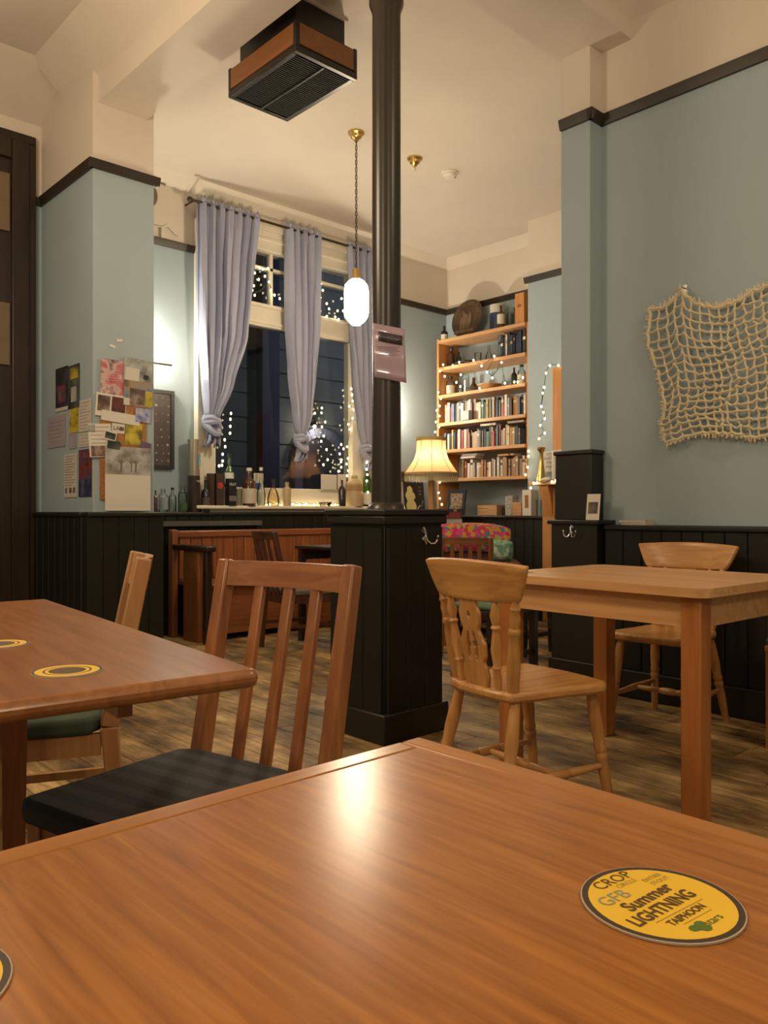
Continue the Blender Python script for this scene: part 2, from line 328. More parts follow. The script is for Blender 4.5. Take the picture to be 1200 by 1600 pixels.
# picture rails
def rail_poly(s, a): return [(a, 3.20), (a + s * .018, 3.20), (a + s * .03, 3.235), (a + s * .034, 3.255), (a, 3.255)]
struct('trim_6', MB().extr(rail_poly(-1, 2.11), 'y', 5.0, 5.92).extr([(p[0], p[1]) for p in rail_poly(-1, 5.02)], 'x', 2.076, 2.565).extr(rail_poly(1, 2.53), 'y', 5.0, 6.1), M_RAIL)
struct('trim_7', MB().extr(rail_poly(-1, YW), 'x', 2.53, wx0 - .06).extr(rail_poly(-1, YW), 'x', wx1 + .1, XF).extr(rail_poly(-1, XF), 'y', 4.71, YW), M_RAIL)
struct('trim_8', MB().extr(rail_poly(-1, XB), 'y', 2.7, 4.74), M_RAIL)
struct('trim_9', MB().extr(rail_poly(-1, XR), 'y', -2.6, 2.51).extr(rail_poly(-1, 3.90), 'y', 2.478, 2.70).extr(rail_poly(-1, 2.51), 'x', 3.866, XR), M_RAIL)
struct('trim_10', MB().extr(rail_poly(-1, 5.92), 'x', 2.04, 2.11), M_RAIL)
# matchboard dado: backing + ledge + boards one by one
def board_mesh(w, h, axis):
    pr = [(-w / 2 + .001, 0), (w / 2 - .001, 0), (w / 2 - .001, -.010), (w / 2 - .006, -.016), (-w / 2 + .006, -.016), (-w / 2 + .001, -.010)]
    mb = MB()
    poly = pr if axis == 'x' else [(p[1], p[0]) for p in pr]
    return mb.prism(poly, 0, h).mesh('panel_board', M_DADO)
def dado(name, axis, a0, a1, face, z, depth, led=.03):
    """panelling along an axis; face = coordinate of the front, wall lies behind it by depth"""
    mb = MB()
    if axis == 'x': mb.box(a0, a1, face, face + depth, 0, z - .03)
    else: mb.box(face, face + depth, a0, a1, 0, z - .03)
    o = struct(name, mb, M_DADO)
    l = MB(); sk = MB()
    if axis == 'x': l.box(a0, a1, face - led, face + depth, z - .03, z); sk.box(a0, a1, face - .034, face - .016, .0, .15)
    else: l.box(face - led, face + depth, a0, a1, z - .03, z); sk.box(face - .034, face - .016, a0, a1, .0, .15)
    l.build('ledge', M_BLACK, o, .008); sk.build('skirting', M_BLACK, o, .006)
    n = max(1, round((a1 - a0) / .11)); wd = (a1 - a0) / n; me = board_mesh(wd, z - .031, axis)
    for k in range(n):
        c = a0 + wd * (k + .5)
        part('panel_board', me, o, (c, face, 0) if axis == 'x' else (face, c, 0))
    return o
dado('baseboard_door', 'x', 2.04, 2.56, 4.95, 1.0, .07)
dado('baseboard_stub', 'y', 5.02, 5.90, 2.05, 1.0, .06)
dado('baseboard_back', 'x', 2.56, 6.05, 5.98, 1.0, .12)
dado('baseboard_right', 'y', .30, 2.42, 3.92, .93, .10)
dado('baseboard_alcove', 'y', 4.40, 5.9, 6.08, .965, .17)
bpy.data.objects['baseboard_alcove']['kind'] = 'structure'
struct('trim_11', bx(6.24, XF, 4.72, 6.0, .93, .965), M_BLACK)        # deep back of the alcove ledge
# pier dressed with a black plinth
pp = struct('trim_12', bx(3.86, 4.05, 2.44, 2.74, 0, .93), M_BLACK)
bx(3.84, 4.05, 2.42, 2.76, .93, .955).build('ledge', M_BLACK, pp, .006)
bx(3.875, 4.0, 2.485, 2.725, .955, 1.325).build('upper_plinth', M_BLACK, pp, .004)
bx(3.865, 4.0, 2.475, 2.735, 1.325, 1.35).build('cap', M_BLACK, pp, .006)
bx(3.845, 4.04, 2.425, 2.755, 0, .16).build('skirting', M_BLACK, pp, .006)
def coat_hook(parent, loc, rz):
    mb = MB()
    for sg, L in ((1, 1.0), (-1, .62)):
        mb.path([(0, -.012, .012), (sg * .006, -.018, -.012), (sg * .018 * L, -.028, -.026), (sg * .034 * L, -.036, -.026), (sg * .046 * L, -.040, -.012), (sg * .050 * L, -.041, .004)], .0045, 8); mb.blob((sg * .050 * L, -.041, .006), .0065)
    mb.path([(0, -.004, -.01), (0, -.014, .01), (-.004, -.012, .03), (0, -.004, .045)], .006, 8); mb.turned((0, 0, .03), (0, -.006, .03), [(0, .013), (1, .011)], 12); mb.turned((0, 0, -.005), (0, -.006, -.005), [(0, .012), (1, .010)], 12)
    o = mb.build('coat_hook', M_CHROME, parent); o.location = loc; o.rotation_euler.z = rz; o['label'] = 'chrome double coat hook'; return o
coat_hook(pp, (3.86, 2.60, .885), R(-90))
# grey pipe casing under the ledge on the window wall
struct('trim_13', bx(2.62, 4.0, 5.90, 5.96, .885, .925), mat('grey_pipe_paint', (.10, .10, .09), .4))

# ---- window
win = struct('window_1', bx(wx0, wx0 + .13, 6.06, 6.2, wz0, wz1).box(wx1 - .215, wx1, 6.06, 6.2, wz0, wz1).box(wx0, wx1, 6.05, 6.2, 3.37, wz1)
             .box(wx0 + .13, wx1 - .215, 6.09, 6.2, 2.69, 2.90).box(wx0 + .13, wx1 - .215, 6.09, 6.2, wz0, 1.22), M_WHITE, bevel=.006)
gx0, gx1 = wx0 + .13, wx1 - .215
mb = MB()
mb.box(wx0 - .05, wx1 + .05, 6.035, 6.06, 3.46, 3.49).box(wx0 - .05, wx1 + .05, 6.03, 6.06, 3.55, 3.60).box(wx0 - .06, wx0, 6.03, 6.10, wz0, 3.5).box(wx1, wx1 + .06, 6.03, 6.10, wz0, 3.5)
mb.box(gx0, gx1, 6.075, 6.10, 2.71, 2.735).box(gx0, gx1, 6.07, 6.10, 2.86, 2.885)
mb.build('window_frame', M_WHITE, win, .004)
for x in (4.24, 4.66): bx(x - .014, x + .014, 6.10, 6.16, 2.90, 3.37).build('glazing_bar', M_WHITE, win)
bx(gx0, gx1, 6.10, 6.16, 3.212, 3.238).build('glazing_bar', M_WHITE, win)
M_GLASS = pane_glass('window_glass', (.9, .93, .95), 0.0)
for a, c, z0, z1 in ((gx0, gx1, 1.22, 2.69), (gx0, 4.226, 2.90, 3.212), (4.254, 4.646, 2.90, 3.212), (4.674, gx1, 2.90, 3.212), (gx0, 4.226, 3.238, 3.37), (4.254, 4.646, 3.238, 3.37), (4.674, gx1, 3.238, 3.37)):
    bx(a, c, 6.128, 6.132, z0, z1).build('pane', M_GLASS, win)
bx(wx0 - .12, wx1 + .1, 5.93, 6.10, 1.025, 1.055).build('window_sill', M_WHITE, win, .008)
bx(wx0 - .06, wx1 + .06, 5.96, 5.98, .97, 1.025).build('apron', mat('sill_apron', (.30, .30, .25), .5), win)

# ---- night street behind the glass
ext = struct('exterior_ground', bx(0, 16, 6.5, 16, -.3, -.2), mat('wet_tarmac', (.03, .03, .035), .4))
M_STONE = mat('street_stone', (.20, .20, .19), .8, vary=.25)
fac = thing('stone_building', 'pale stone building with arched doorway across the dark street', 'building', (0, 0, 0))
bx(3.2, 13.5, 10.6, 11.2, -.2, 7).build('facade_wall', M_STONE, fac)
courses = MB()
for k in range(14): courses.box(3.2, 13.5, 10.572, 10.6, k * .38 - .18, k * .38 + .175)
cs = courses.build('stone_course', M_STONE, fac); cs['kind'] = 'stuff'
a = on_y(497, 700, 10.55)
arch = [(-.42, -.15)] + [(.42 * math.cos(R(180 - 15 * i)), 1.75 + .42 * math.sin(R(180 - 15 * i))) for i in range(13)] + [(.42, -.15)]
mb = MB(); mb.extr([(a.x + x, z + .15) for x, z in arch], 'y', 10.5, 10.565); mb.build('arched_doorway', mat('dark_door_night', (.02, .02, .03), .6), fac)
mb = MB()
for i in range(13):
    p, q = arch[i], arch[i + 1]; mb.beam((a.x + p[0] * 1.08, 10.52, p[1] + .15), (a.x + q[0] * 1.08, 10.52, q[1] + .15), .10, .16, (0, 1, 0))
mb.build('arch_surround', mat('arch_stone', (.14, .14, .2), .8), fac)
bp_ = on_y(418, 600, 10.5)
bx(bp_.x - .16, bp_.x + .16, 10.4, 10.57, -.2, 6).build('blue_strip', mat('dark_blue_out', (.032, .03, .085), .6), fac)  # upright blue strip added in front of the facade
p = on_y(487, 664, 10.5)
wl = thing('street_wall_lamp', 'lit lantern on the stone building outside the window', 'lamp', (p.x, 10.42, p.z))
mb = MB().path([(0, .14, .02), (0, .06, .12), (0, 0, .1), (0, 0, .05)], .012); mb.build('bracket', M_BLACK, wl)
MB().lathe([(.02, .05), (.10, 0), (.10, -.015), (.02, 0)]).build('lamp_hood', M_BLACK, wl); MB().blob((0, 0, -.03), .028).build('bulb', glow('street_bulb', (1, .9, .7), 8), wl)
lamp('street_light', (p.x, 10.3, p.z - .12), 4.5, (1, .88, .66), .03)
lamp('facade_fill', (9.5, 8.0, 4.2), 50, (.85, .9, 1), .1)  # unseen light added to brighten the facade

# ---- door bay on the left
dr = struct('door_1', bx(1.88, 1.999, 5.83, 5.918, 0, 3.599).box(.70, .82, 5.83, 5.918, 0, 3.599).box(.8205, 1.8795, 5.83, 5.918, 3.46, 3.599), M_DOOR, bevel=.008)
mb = MB().box(2.0, 2.05, 5.85, 5.918, 0, 3.5995).box(.65, 2.05, 5.85, 5.918, 3.6, 3.66); mb.build('architrave', M_DOOR, dr, .006)
bx(.82, 1.88, 5.86, 5.90, 0.01, 3.46).build('door_leaf', M_DOOR, dr)
for z0, z1 in ((.2, .95), (1.15, 1.75), (1.9, 2.3), (2.78, 3.22)):
    for x0, x1 in ((.92, 1.30), (1.42, 1.80)):
        mb = MB().box(x0, x1, 5.848, 5.86, z0, z0 + .03).box(x0, x1, 5.848, 5.86, z1 - .03, z1).box(x0, x0 + .03, 5.848, 5.86, z0, z1).box(x1 - .03, x1, 5.848, 5.86, z0, z1); mb.build('panel_moulding', M_DOOR, dr)
for z0, z1 in ((2.02, 2.45), (2.95, 3.35)): bx(1.60, 1.868, 5.842, 5.85, z0, z1).build('door_panel', mat('brown_glazed_panel', (.16, .11, .06), .4, vary=.3), dr)

# ------------------------------------------------------------------ iron column on its boxed plinth
cl = thing('iron_column', 'round black iron column rising from a square boarded plinth', 'column', (2.52, 2.705, 0))
cl['kind'] = 'structure'
h = .18
bx(-h, h, -h, h, 0, 1.0).build('plinth_box', M_DADO, cl, .004)
mb = MB()
bx(-h - .025, h + .025, -h - .025, h + .025, 0, .13).build('skirting', M_BLACK, cl, .008)
for s_, k in ((-1, 0), (1, 0)): pass
me = board_mesh(.115, .80, 'x')
for k in range(3): part('panel_board', me, cl, (-.115 + .115 * k, -h - .0, .13))
me2 = board_mesh(.115, .80, 'y')
for k in range(3): part('panel_board', me2, cl, (-h, -.115 + .115 * k, .13))
bx(-h - .019, h + .019, -h - .019, h + .019, .945, .985).build('plinth_moulding', M_BLACK, cl, .008)
bx(-h - .026, h + .026, -h - .026, h + .026, .985, 1.012).build('plinth_cap', M_BLACK, cl, .006)
M_IRON = mat('black_iron_gloss', (.028, .019, .012), .3, spec=.6, vary=.2)
MB().lathe([(.09, 1.012), (.085, 1.03), (.07, 1.045), (.0675, 1.3), (.0655, 3.3), (.08, 3.34), (.08, 3.38), (.07, 3.4), (.11, 3.55), (.17, 3.6), (.17, 3.629)], n=32).build('column_shaft', M_IRON, cl)
coat_hook(cl, (.045, -h - .016, .885), 0)
nz = thing('notice_sheet', 'lilac laminated notice with dark header band taped to the black column', 'notice', (2.52, 2.705, 1.72), R(47.2 - 90 + 6))
mb = MB(); gw = .0725; hh = .122; tl = R(3)
grid = [[(-gw + 2 * gw * j / 12 + .006 + .01 * (-.5 + i / 8) * -1, -.0735 + .003 * math.sin(i * 1.3) - .002 * abs(j - 6) / 6, -hh + 2 * hh * i / 8 - .012 * (j - 6) / 6) for j in range(13)] for i in range(9)]
mb.sheet(grid).build('sheet', mat('lilac_laminate', (.46, .33, .42), .12, coat=.8), nz, solid=.0012)
mb = MB().sheet([[(-.05 + .108 * j / 6 + .006, -.0775 - .0012, .045 + .042 * i - .012 * (j - 3) / 3 * .75) for j in range(7)] for i in range(2)]); mb.build('header_band', mat('header_ink', (.07, .055, .075), .2), nz, solid=.0006)
for k in range(2): text('--- ------- --', .008, mat('white_ink', (.5, .45, .5), .5), nz, (.01, -.0795, .076 - .017 * k), (R(90), R(3.5), 0))
mb = MB()
for k in range(5): mb.box(-.048, .052 - .012 * (k % 2), -.0788, -.0782, .026 - .009 * k, .0285 - .009 * k)
mb.build('printed_lines', mat('grey_ink', (.25, .18, .22), .4), nz)

# ------------------------------------------------------------------ foreground table
ft = thing('oak_table', 'nearest oak-veneer pub table in the foreground with solid lipped edge', 'table', (.035, .255, 0))
TX, TY = .60, .373
bx(-TX + .03, TX - .03, -TY + .03, TY - .03, .722, .75).build('tabletop', M_VENEER, ft)
for s in (-1, 1):
    x = s * (TX - .015); bx(x - .0148, x + .0148, -TY, TY, .72, .7503).build('lipping', M_LIPY, ft, .004)
    y = s * (TY - .015); bx(-TX + .03, TX - .03, y - .0148, y + .0148, .72, .7503).build('lipping', M_LIPX, ft, .004)
    bx(-TX + .08, TX - .08, s * (TY - .09) - .012, s * (TY - .09) + .012, .63, .719).build('apron', M_LIPX, ft)
    bx(s * (TX - .09) - .012, s * (TX - .09) + .012, -TY + .105, TY - .105, .63, .719).build('apron', M_LIPY, ft)
    for q in (-1, 1): MB().beam((s * (TX - .075), q * (TY - .075), 0), (s * (TX - .075), q * (TY - .075), .719), .04, .04, a1=.055, b1=.055).build('leg', M_TEAK, ft)
# beer mats
M_MY = mat('mat_yellow', (.82, .52, .03), .6, vary=.05); M_MB = mat('mat_brown', (.05, .03, .015), .6); M_MW = mat('mat_board', (.45, .38, .28), .8)
M_INK = mat('mat_ink', (.10, .05, .012), .6); M_INKL = mat('mat_ink_light', (.42, .30, .06), .6); M_INKG = mat('mat_ink_green', (.10, .16, .02), .6); M_INKS = mat('mat_ink_grey', (.30, .30, .22), .6)
def beer_mat(name, label, x, y, z, rz, style):
    o = thing(name, label, 'beer mat', (x, y, z), rz, 'round yellow beer mats')
    mb = MB(); n = 48
    def ring(r0, r1, z0, z1, mi):
        vs = [(r * math.cos(2 * math.pi * k / n), r * math.sin(2 * math.pi * k / n), zz) for r, zz in ((r0, z0), (r1, z1)) for k in range(n)]
        mb._add(vs, [(k, (k + 1) % n, n + (k + 1) % n, n + k) for k in range(n)], mi)
    mb._add([(.05 * math.cos(2 * math.pi * k / n), .05 * math.sin(2 * math.pi * k / n), .0001) for k in range(n)], [tuple(range(n - 1, -1, -1))], 0)
    ring(.05, .05, .0001, .0013, 0); ring(.05, .0492, .0013, .0015, 0); ring(.0492, .0452, .0015, .0015, 1)
    if style == 'plain':
        ring(.0452, .034, .0015, .0015, 2); ring(.034, .031, .0015, .0015, 1); ring(.031, .026, .0015, .0015, 2); ring(.026, .0241, .0015, .0015, 1)
        mb._add([(.0241 * math.cos(2 * math.pi * k / n), .0241 * math.sin(2 * math.pi * k / n), .0015) for k in range(n)], [tuple(range(n))], 3)
    else:
        mb._add([(.0452 * math.cos(2 * math.pi * k / n), .0452 * math.sin(2 * math.pi * k / n), .0015) for k in range(n)], [tuple(range(n))], 2)
    me = bpy.data.meshes.new('mat_disc'); me.from_pydata(mb.v, [], mb.f)
    for q in (M_MW, M_MB, M_MY, M_INK): me.materials.append(q)
    me.polygons.foreach_set('material_index', mb.mi); d = bpy.data.objects.new('mat_disc', me); COL.objects.link(d); d.parent = o
    z = .0018
    if style == 'lettered':
        text('CROP', .0135, M_INK, o, (-.001, .0365, z), (0, 0, 0)); text('CIRCLE', .006, M_INKL, o, (.003, .0285, z), (0, 0, 0))
        text('GFB', .0150, M_INKS, o, (-.0205, .0205, z), (0, 0, 0))
        text('ENTIRE', .0058, M_INKL, o, (.024, .0235, z), (0, 0, 0)); text('STOUT', .0058, M_INKL, o, (.0245, .0175, z), (0, 0, 0))
        text('Summer', .0145, M_INK, o, (-.002, .0085, z), (0, 0, R(3)), bold=.0004); text('LIGHTNING', .0145, M_INK, o, (-.006, -.0055, z), (0, 0, R(2)), sx=.84, bold=.0004)
        bx(-.026, .024, -.0142, -.0137, .0015, .0018).build('underline', M_INKL, o)
        text('TAIPHOON', .0082, M_INK, o, (-.002, -.0195, z), (0, 0, R(2)), sx=.9, bold=.0002)
        bx(-.014, .016, -.0252, -.0248, .0015, .0018).build('underline', M_INKL, o)
        mb = MB()
        for kk, (px_, py_) in enumerate(((0, 0), (.004, .002), (.003, -.003), (-.003, .001))): mb.prism([(-.010 + px_ + .004 * math.cos(k), -.0325 + py_ + .0032 * math.sin(k)) for k in [2 * math.pi * i / 10 for i in range(10)]], .0015, .00175 + .00004 * kk)
        mb.build('hop_emblem', M_INKG, o); text('stars', .009, M_INKG, o, (.005, -.0325, z), (0, 0, R(2)))
    else:
        text('· · · · · ·', .008, M_INK, o, (0, .0385, z), (0, 0, 0)); text('· · · · ·', .008, M_INK, o, (0, -.0385, z), (0, 0, 0))
    return o
beer_mat('beer_mat', 'yellow beer mat reading Summer Lightning on the nearest oak table', .476, .254, .7503, R(-6), 'lettered')
beer_mat('beer_mat', 'dark edge of a beer mat cut off at the near left of the oak table', .100, .472, .7503, R(40), 'plain')

# ------------------------------------------------------------------ left table and its mats
lt = thing('brown_table', 'reddish brown pub table with rounded edge at the left', 'table', (.371, 1.649, 0), R(-5.9))
rr = []
for cx, cy, a0 in ((.355, .59, 0), (-.355, .59, 90), (-.355, -.59, 180), (.355, -.59, 270)):
    rr += [(cx + .02 * math.cos(R(a0 + 15 * k)), cy + .02 * math.sin(R(a0 + 15 * k))) for k in range(7)]
MB().prism(rr, .737, .765).build('tabletop', M_MAHOG, lt, .011)
for s in (-1, 1): bx(s * .24 - .012, s * .24 + .012, -.40, .45, .67, .736).build('apron', M_MAHOG, lt)
for x, y in ((.255, .47), (-.31, .47), (-.12, -.42), (-.26, -.42)):
    MB().beam((x, y, .08), (x, y, .736), .05, .05, a1=.065, b1=.065).build('leg', M_MAHOGZ, lt)
for y in (.47, -.42): bx(-.36, .36 if y > 0 else -.05, y - .035, y + .035, 0, .08).build('foot_rail', M_DARKW, lt, .01)
beer_mat('beer_mat', 'yellow beer mat whole in view on the brown table', .459, 1.183, .765, R(30), 'plain')
beer_mat('beer_mat', 'yellow beer mat half out of frame at the left of the brown table', .463, 1.505, .765, R(80), 'plain')

# ------------------------------------------------------------------ chairs
def slat_chair(name, label, loc, rz, wd=.42, top=.885, lean=.09, slats=3, wm=None, wmx=None, seat=None, group=None, railh=.062, seat_rail=True, post=.036, d=.44):
    wm = wm or M_TEAK; wmx = wmx or M_TEAKX; seat = seat or M_FABRIC
    o = thing(name, label, 'chair', (*loc, 0), rz, group)
    b0 = -d / 2; sw = wd / 2
    for s in (-1, 1):
        y = s * (sw - post / 2)
        mb = MB(); mb.beam((b0 - .035, y, 0), (b0, y, .42), post * .85, post * .9, a1=post, b1=post * 1.15)
        mb.beam((b0, y, .42), (b0 - lean, y, top - .002), post, post * 1.15, a1=post * .95, b1=post)
        mb.build('back_post', wm, o, .005)
        MB().beam((d / 2 - .03, y, 0), (d / 2 - .03, y, .40), .028, .028, a1=.04, b1=.04).build('leg', wm, o, .004)
        bx(b0 + .02, d / 2 - .045, y - .011, y + .011, .345, .402).build('seat_rail', wm, o)
        bx(b0 + .01, d / 2 - .04, y - .009, y + .009, .17, .195).build('stretcher', wm, o)
    bx(d / 2 - .04, d / 2 - .018, -sw + post, sw - post, .345, .402).build('seat_rail', wmx, o)
    bx(b0 - .005, b0 + .016, -sw + post, sw - post, .345, .402).build('seat_rail', wmx, o)
    # curved crest between the posts
    zt = lambda z: b0 - lean * (z - .42) / (top - .42)
    cm = MB(); n = 10; W = sw - post
    for s0 in range(n):
        u0, u1 = -1 + 2 * s0 / n, -1 + 2 * (s0 + 1) / n
        q = lambda u, z, off: (zt(z) - .026 * (1 - u * u) + off, u * W, z)
        z0, z1 = top - railh, top - .004
        cm._add([q(u0, z0, -.011), q(u1, z0, -.011), q(u1, z1, -.011), q(u0, z1, -.011), q(u0, z0, .011), q(u1, z0, .011), q(u1, z1, .011), q(u0, z1, .011)],
                [(0, 1, 2, 3), (7, 6, 5, 4), (0, 4, 5, 1), (2, 6, 7, 3)] + ([(0, 3, 7, 4)] if s0 == 0 else []) + ([(1, 5, 6, 2)] if s0 == n - 1 else []))
    bm_ = cm.build('crest_rail', wmx, o)
    for k in range(slats):
        u = -1 + 2 * (k + 1) / (slats + 1); y = u * W
        MB().beam((b0 - .004, y, .36), (zt(top - railh) - .026 * (1 - u * u), y, top - railh + .006), .028, .016).build('slat', wm, o, .003)
    # seat cushion
    q = []
    hw0, hw1 = sw - post - .002, sw + .005
    mb = MB().prism([(b0 + .018, -hw0), (b0 + .05, -hw1), (d / 2, -hw1), (d / 2 + .012, -hw1 + .03), (d / 2 + .012, hw1 - .03), (d / 2, hw1), (b0 + .05, hw1), (b0 + .018, hw0)], .403, .45)
    mb.build('seat_cushion', seat, o, .014)
    return o
m, t, b = nt('striped_charcoal'); MATS['striped_charcoal'] = m
tc = t.nodes.new('ShaderNodeTexCoord'); wv = t.nodes.new('ShaderNodeTexWave'); wv.bands_direction = 'X'; wv.inputs['Scale'].default_value = 5.5; wv.inputs['Distortion'].default_value = .5
t.links.new(tc.outputs['Object'], wv.inputs['Vector']); r1 = ramp(t, [(.4, (.012, .013, .016)), (.6, (.03, .032, .036))]); t.links.new(wv.outputs['Fac'], r1.inputs[0]); t.links.new(r1.outputs[0], b.inputs['Base Color']); b.inputs['Roughness'].default_value = .75
w2 = t.nodes.new('ShaderNodeTexChecker'); w2.inputs['Scale'].default_value = 260; t.links.new(tc.outputs['Object'], w2.inputs['Vector'])
bp = t.nodes.new('ShaderNodeBump'); bp.inputs['Strength'].default_value = .35; bp.inputs['Distance'].default_value = .002; t.links.new(w2.outputs['Fac'], bp.inputs['Height']); t.links.new(bp.outputs[0], b.inputs['Normal'])
slat_chair('slat_back_chair', 'teak dining chair with three back slats and charcoal seat, nearest chair', (.798, 1.455), R(192.7), seat=m)
slat_chair('slat_back_chair', 'pale brown chair seen edge-on behind the brown table, mossy green seat', (.80, 2.36), R(157), top=.875, wm=wood('pale_beech', (.42, .19, .065), (.58, .30, .12), 'z', 1, .4, .2), wmx=wood('pale_beech_y', (.42, .19, .065), (.58, .30, .12), 'y', 1, .4, .2), seat=M_GREEN, slats=0, railh=.10, post=.042)
slat_chair('slat_back_chair', 'dark stained chair with grey seat by the dark table near the pew', (3.58, 4.75), R(-10), wd=.38, top=.865, wm=wood('dark_chair', (.05, .018, .008), (.11, .04, .016), 'z', 1, .35, .2), wmx=wood('dark_chair_y', (.05, .018, .008), (.11, .04, .016), 'y', 1, .35, .2), seat=mat('grey_seat', (.16, .14, .12), .8))

LEG = [(0, .014), (.12, .0165), (.34, .0195), (.42, .0175), (.44, .021), (.47, .021), (.49, .0175), (.51, .021), (.54, .021), (.56, .018), (.68, .0225), (.82, .021), (1, .0165)]
SPN = [(0, .012), (.12, .015), (.22, .012), (.25, .0165), (.28, .012), (.45, .0185), (.62, .012), (.66, .011), (.69, .0165), (.72, .011), (.82, .0175), (.92, .011), (1, .009)]
PST = [(0, .020), (.3, .022), (.5, .019), (.62, .016), (.64, .0195), (.68, .0195), (.70, .015), (.82, .0175), (.88, .014), (.91, .018), (.94, .014), (1, .013)]
STR = [(0, .009), (.2, .0125), (.36, .0145), (.38, .0115), (.40, .0155), (.5, .0165), (.60, .0155), (.62, .0115), (.64, .0145), (.8, .0125), (1, .009)]
def farm_chair(label, loc, rz):
    o = thing('farmhouse_chair', label, 'chair', (*loc, 0), rz, 'pine farmhouse chairs')
    seat = [(-.205, -.10), (-.21, .0), (-.205, .10), (-.185, .155), (-.12, .175), (.0, .185), (.1, .205), (.17, .215), (.205, .19), (.22, .10), (.225, 0), (.22, -.10), (.205, -.19), (.17, -.215), (.1, -.205), (.0, -.185), (-.12, -.175), (-.185, -.155)]
    MB().prism(seat, .405, .44).build('seat', M_PINEX, o, .012)
    rl = {}
    for s in (-1, 1):
        rl['r', s] = (Vector((-.245, s * .178, 0)), Vector((-.155, s * .135, .406)))
        rl['f', s] = (Vector((.236, s * .178, 0)), Vector((.165, s * .155, .406)))
        for k in 'rf': MB().turned(*rl[k, s], LEG, 14).build('leg', M_PINE, o)
    at = lambda k, s, t: rl[k, s][0].lerp(rl[k, s][1], t)
    for s in (-1, 1): MB().turned(at('r', s, .38), at('f', s, .38), STR).build('stretcher', M_PINEX, o)
    MB().turned(at('r', -1, .38).lerp(at('f', -1, .38), .5), at('r', 1, .38).lerp(at('f', 1, .38), .5), STR).build('stretcher', M_PINEY, o)
    # crest: a broad curved board, ends forward
    xc, zb, zt_, a = -.235, .725, .838, .25
    g1 = []; N, K = 24, 6
    def cp(s, t):
        y = s * (a - .055 + .055 * t ** .8); z = zb + (zt_ - zb) * t + .012 * (1 - s * s) * t - .006 * (1 - s * s) * (1 - t); return Vector((xc + .045 * s * s - .02 * t, y, z))
    front = [[cp(-1 + 2 * j / N, i / K) for j in range(N + 1)] for i in range(K + 1)]
    MB().sheet(front).build('crest_rail', M_PINEY, o, .006, solid=.022)
    def bot(y): 
        s = y / (a - .055); return Vector((xc + .045 * s * s, y, zb + .004))
    for s in (-1, 1):
        MB().turned((-.165, s * .135, .438), bot(s * .18), PST, 12).build('back_post', M_PINE, o)
        MB().turned((-.185, s * .088, .438), bot(s * .112), SPN, 12).build('spindle', M_PINE, o)
    # pierced fiddle splat
    NZ, NS = 56, 22; p0 = Vector((-.19, 0, .438)); p1 = bot(0)
    wp = [(0, .052), (.12, .060), (.2, .056), (.28, .046), (.36, .058), (.48, .060), (.56, .047), (.64, .036), (.74, .046), (.82, .049), (.92, .038), (1, .036)]
    def hw(t):
        for (t0, w0), (t1, w1) in zip(wp, wp[1:]):
            if t <= t1: 
                f_ = (t - t0) / (t1 - t0); f_ = f_ * f_ * (3 - 2 * f_); return w0 + (w1 - w0) * f_
        return wp[-1][1]
    mb = MB(); grid = [[(p0.x + (p1.x - p0.x) * i / NZ, (-1 + 2 * j / NS) * hw(i / NZ), p0.z + (p1.z - p0.z) * i / NZ) for j in range(NS + 1)] for i in range(NZ + 1)]
    mb.sheet(grid)
    def hole(c):
        t = (c[2] - p0.z) / (p1.z - p0.z); y = c[1]
        if (y / .007) ** 2 + ((t - .80) / .035) ** 2 < 1: return True
        for s in (-1, 1):
            if ((y - s * (.016 + .02 * (.5 - t))) / (.0085 - .012 * (t - .48))) ** 2 + ((t - .46) / .16) ** 2 < 1: return True
        return False
    keep = [k for k, f_ in enumerate(mb.f) if not hole([sum(mb.v[i][q] for i in f_) / 4 for q in range(3)])]
    mb.f = [mb.f[k] for k in keep]; mb.mi = [0] * len(keep)
    mb.build('splat', M_PINE, o, solid=.013)
    return o
farm_chair('pine farmhouse chair in front of the pine table, back towards the viewer', (2.175, 1.665), -.16)
farm_chair('pine farmhouse chair behind the pine table against the black panelling', (3.542, 1.855), 3.21)

# pine table
pt = thing('pine_table', 'square-legged honey pine kitchen table by the right wall', 'table', (2.845, 1.595, 0), R(-1.5))
rr = []
for cx, cy, a0 in ((.345, .40, 0), (-.345, .40, 90), (-.345, -.40, 180), (.345, -.40, 270)):
    rr += [(cx + .055 * math.cos(R(a0 + 11.25 * k)), cy + .055 * math.sin(R(a0 + 11.25 * k))) for k in range(9)]
nbd = 5
me_top = []
for k in range(nbd):      # top of glued boards running along the table
    x0, x1 = -.40 + .80 * k / nbd, -.40 + .80 * (k + 1) / nbd
    ys0, ys1 = -.455, .455
    poly = []
    if k == 0: poly = [p for p in rr if p[0] < -.3]; poly = [(x1 - .0006, ys1)] + [p for p in poly] + [(x1 - .0006, ys0)]
    elif k == nbd - 1: 
        pr_ = [p for p in rr if p[0] > .3]; poly = [(x0 + .0006, ys0)] + [p for p in rr if p[0] > .3 and p[1] < 0] + [p for p in rr if p[0] > .3 and p[1] > 0] + [(x0 + .0006, ys1)]
    else: poly = [(x0 + .0006, ys0), (x1 - .0006, ys0), (x1 - .0006, ys1), (x0 + .0006, ys1)]
    MB().prism(poly, .728, .758).build('top_board', M_TPINEY, pt)
for s in (-1, 1):
    for q in (-1, 1): MB().beam((s * .325, q * .385, 0), (s * .325, q * .385, .7275), .07, .07).build('leg', M_TPINE, pt, .004)
    bx(s * .335 - .011, s * .335 + .011, -.349, .349, .625, .7275).build('apron', M_TPINEY, pt)
    bx(-.289, .289, s * .395 - .011, s * .395 + .011, .625, .7275).build('apron', M_TPINEY, pt)
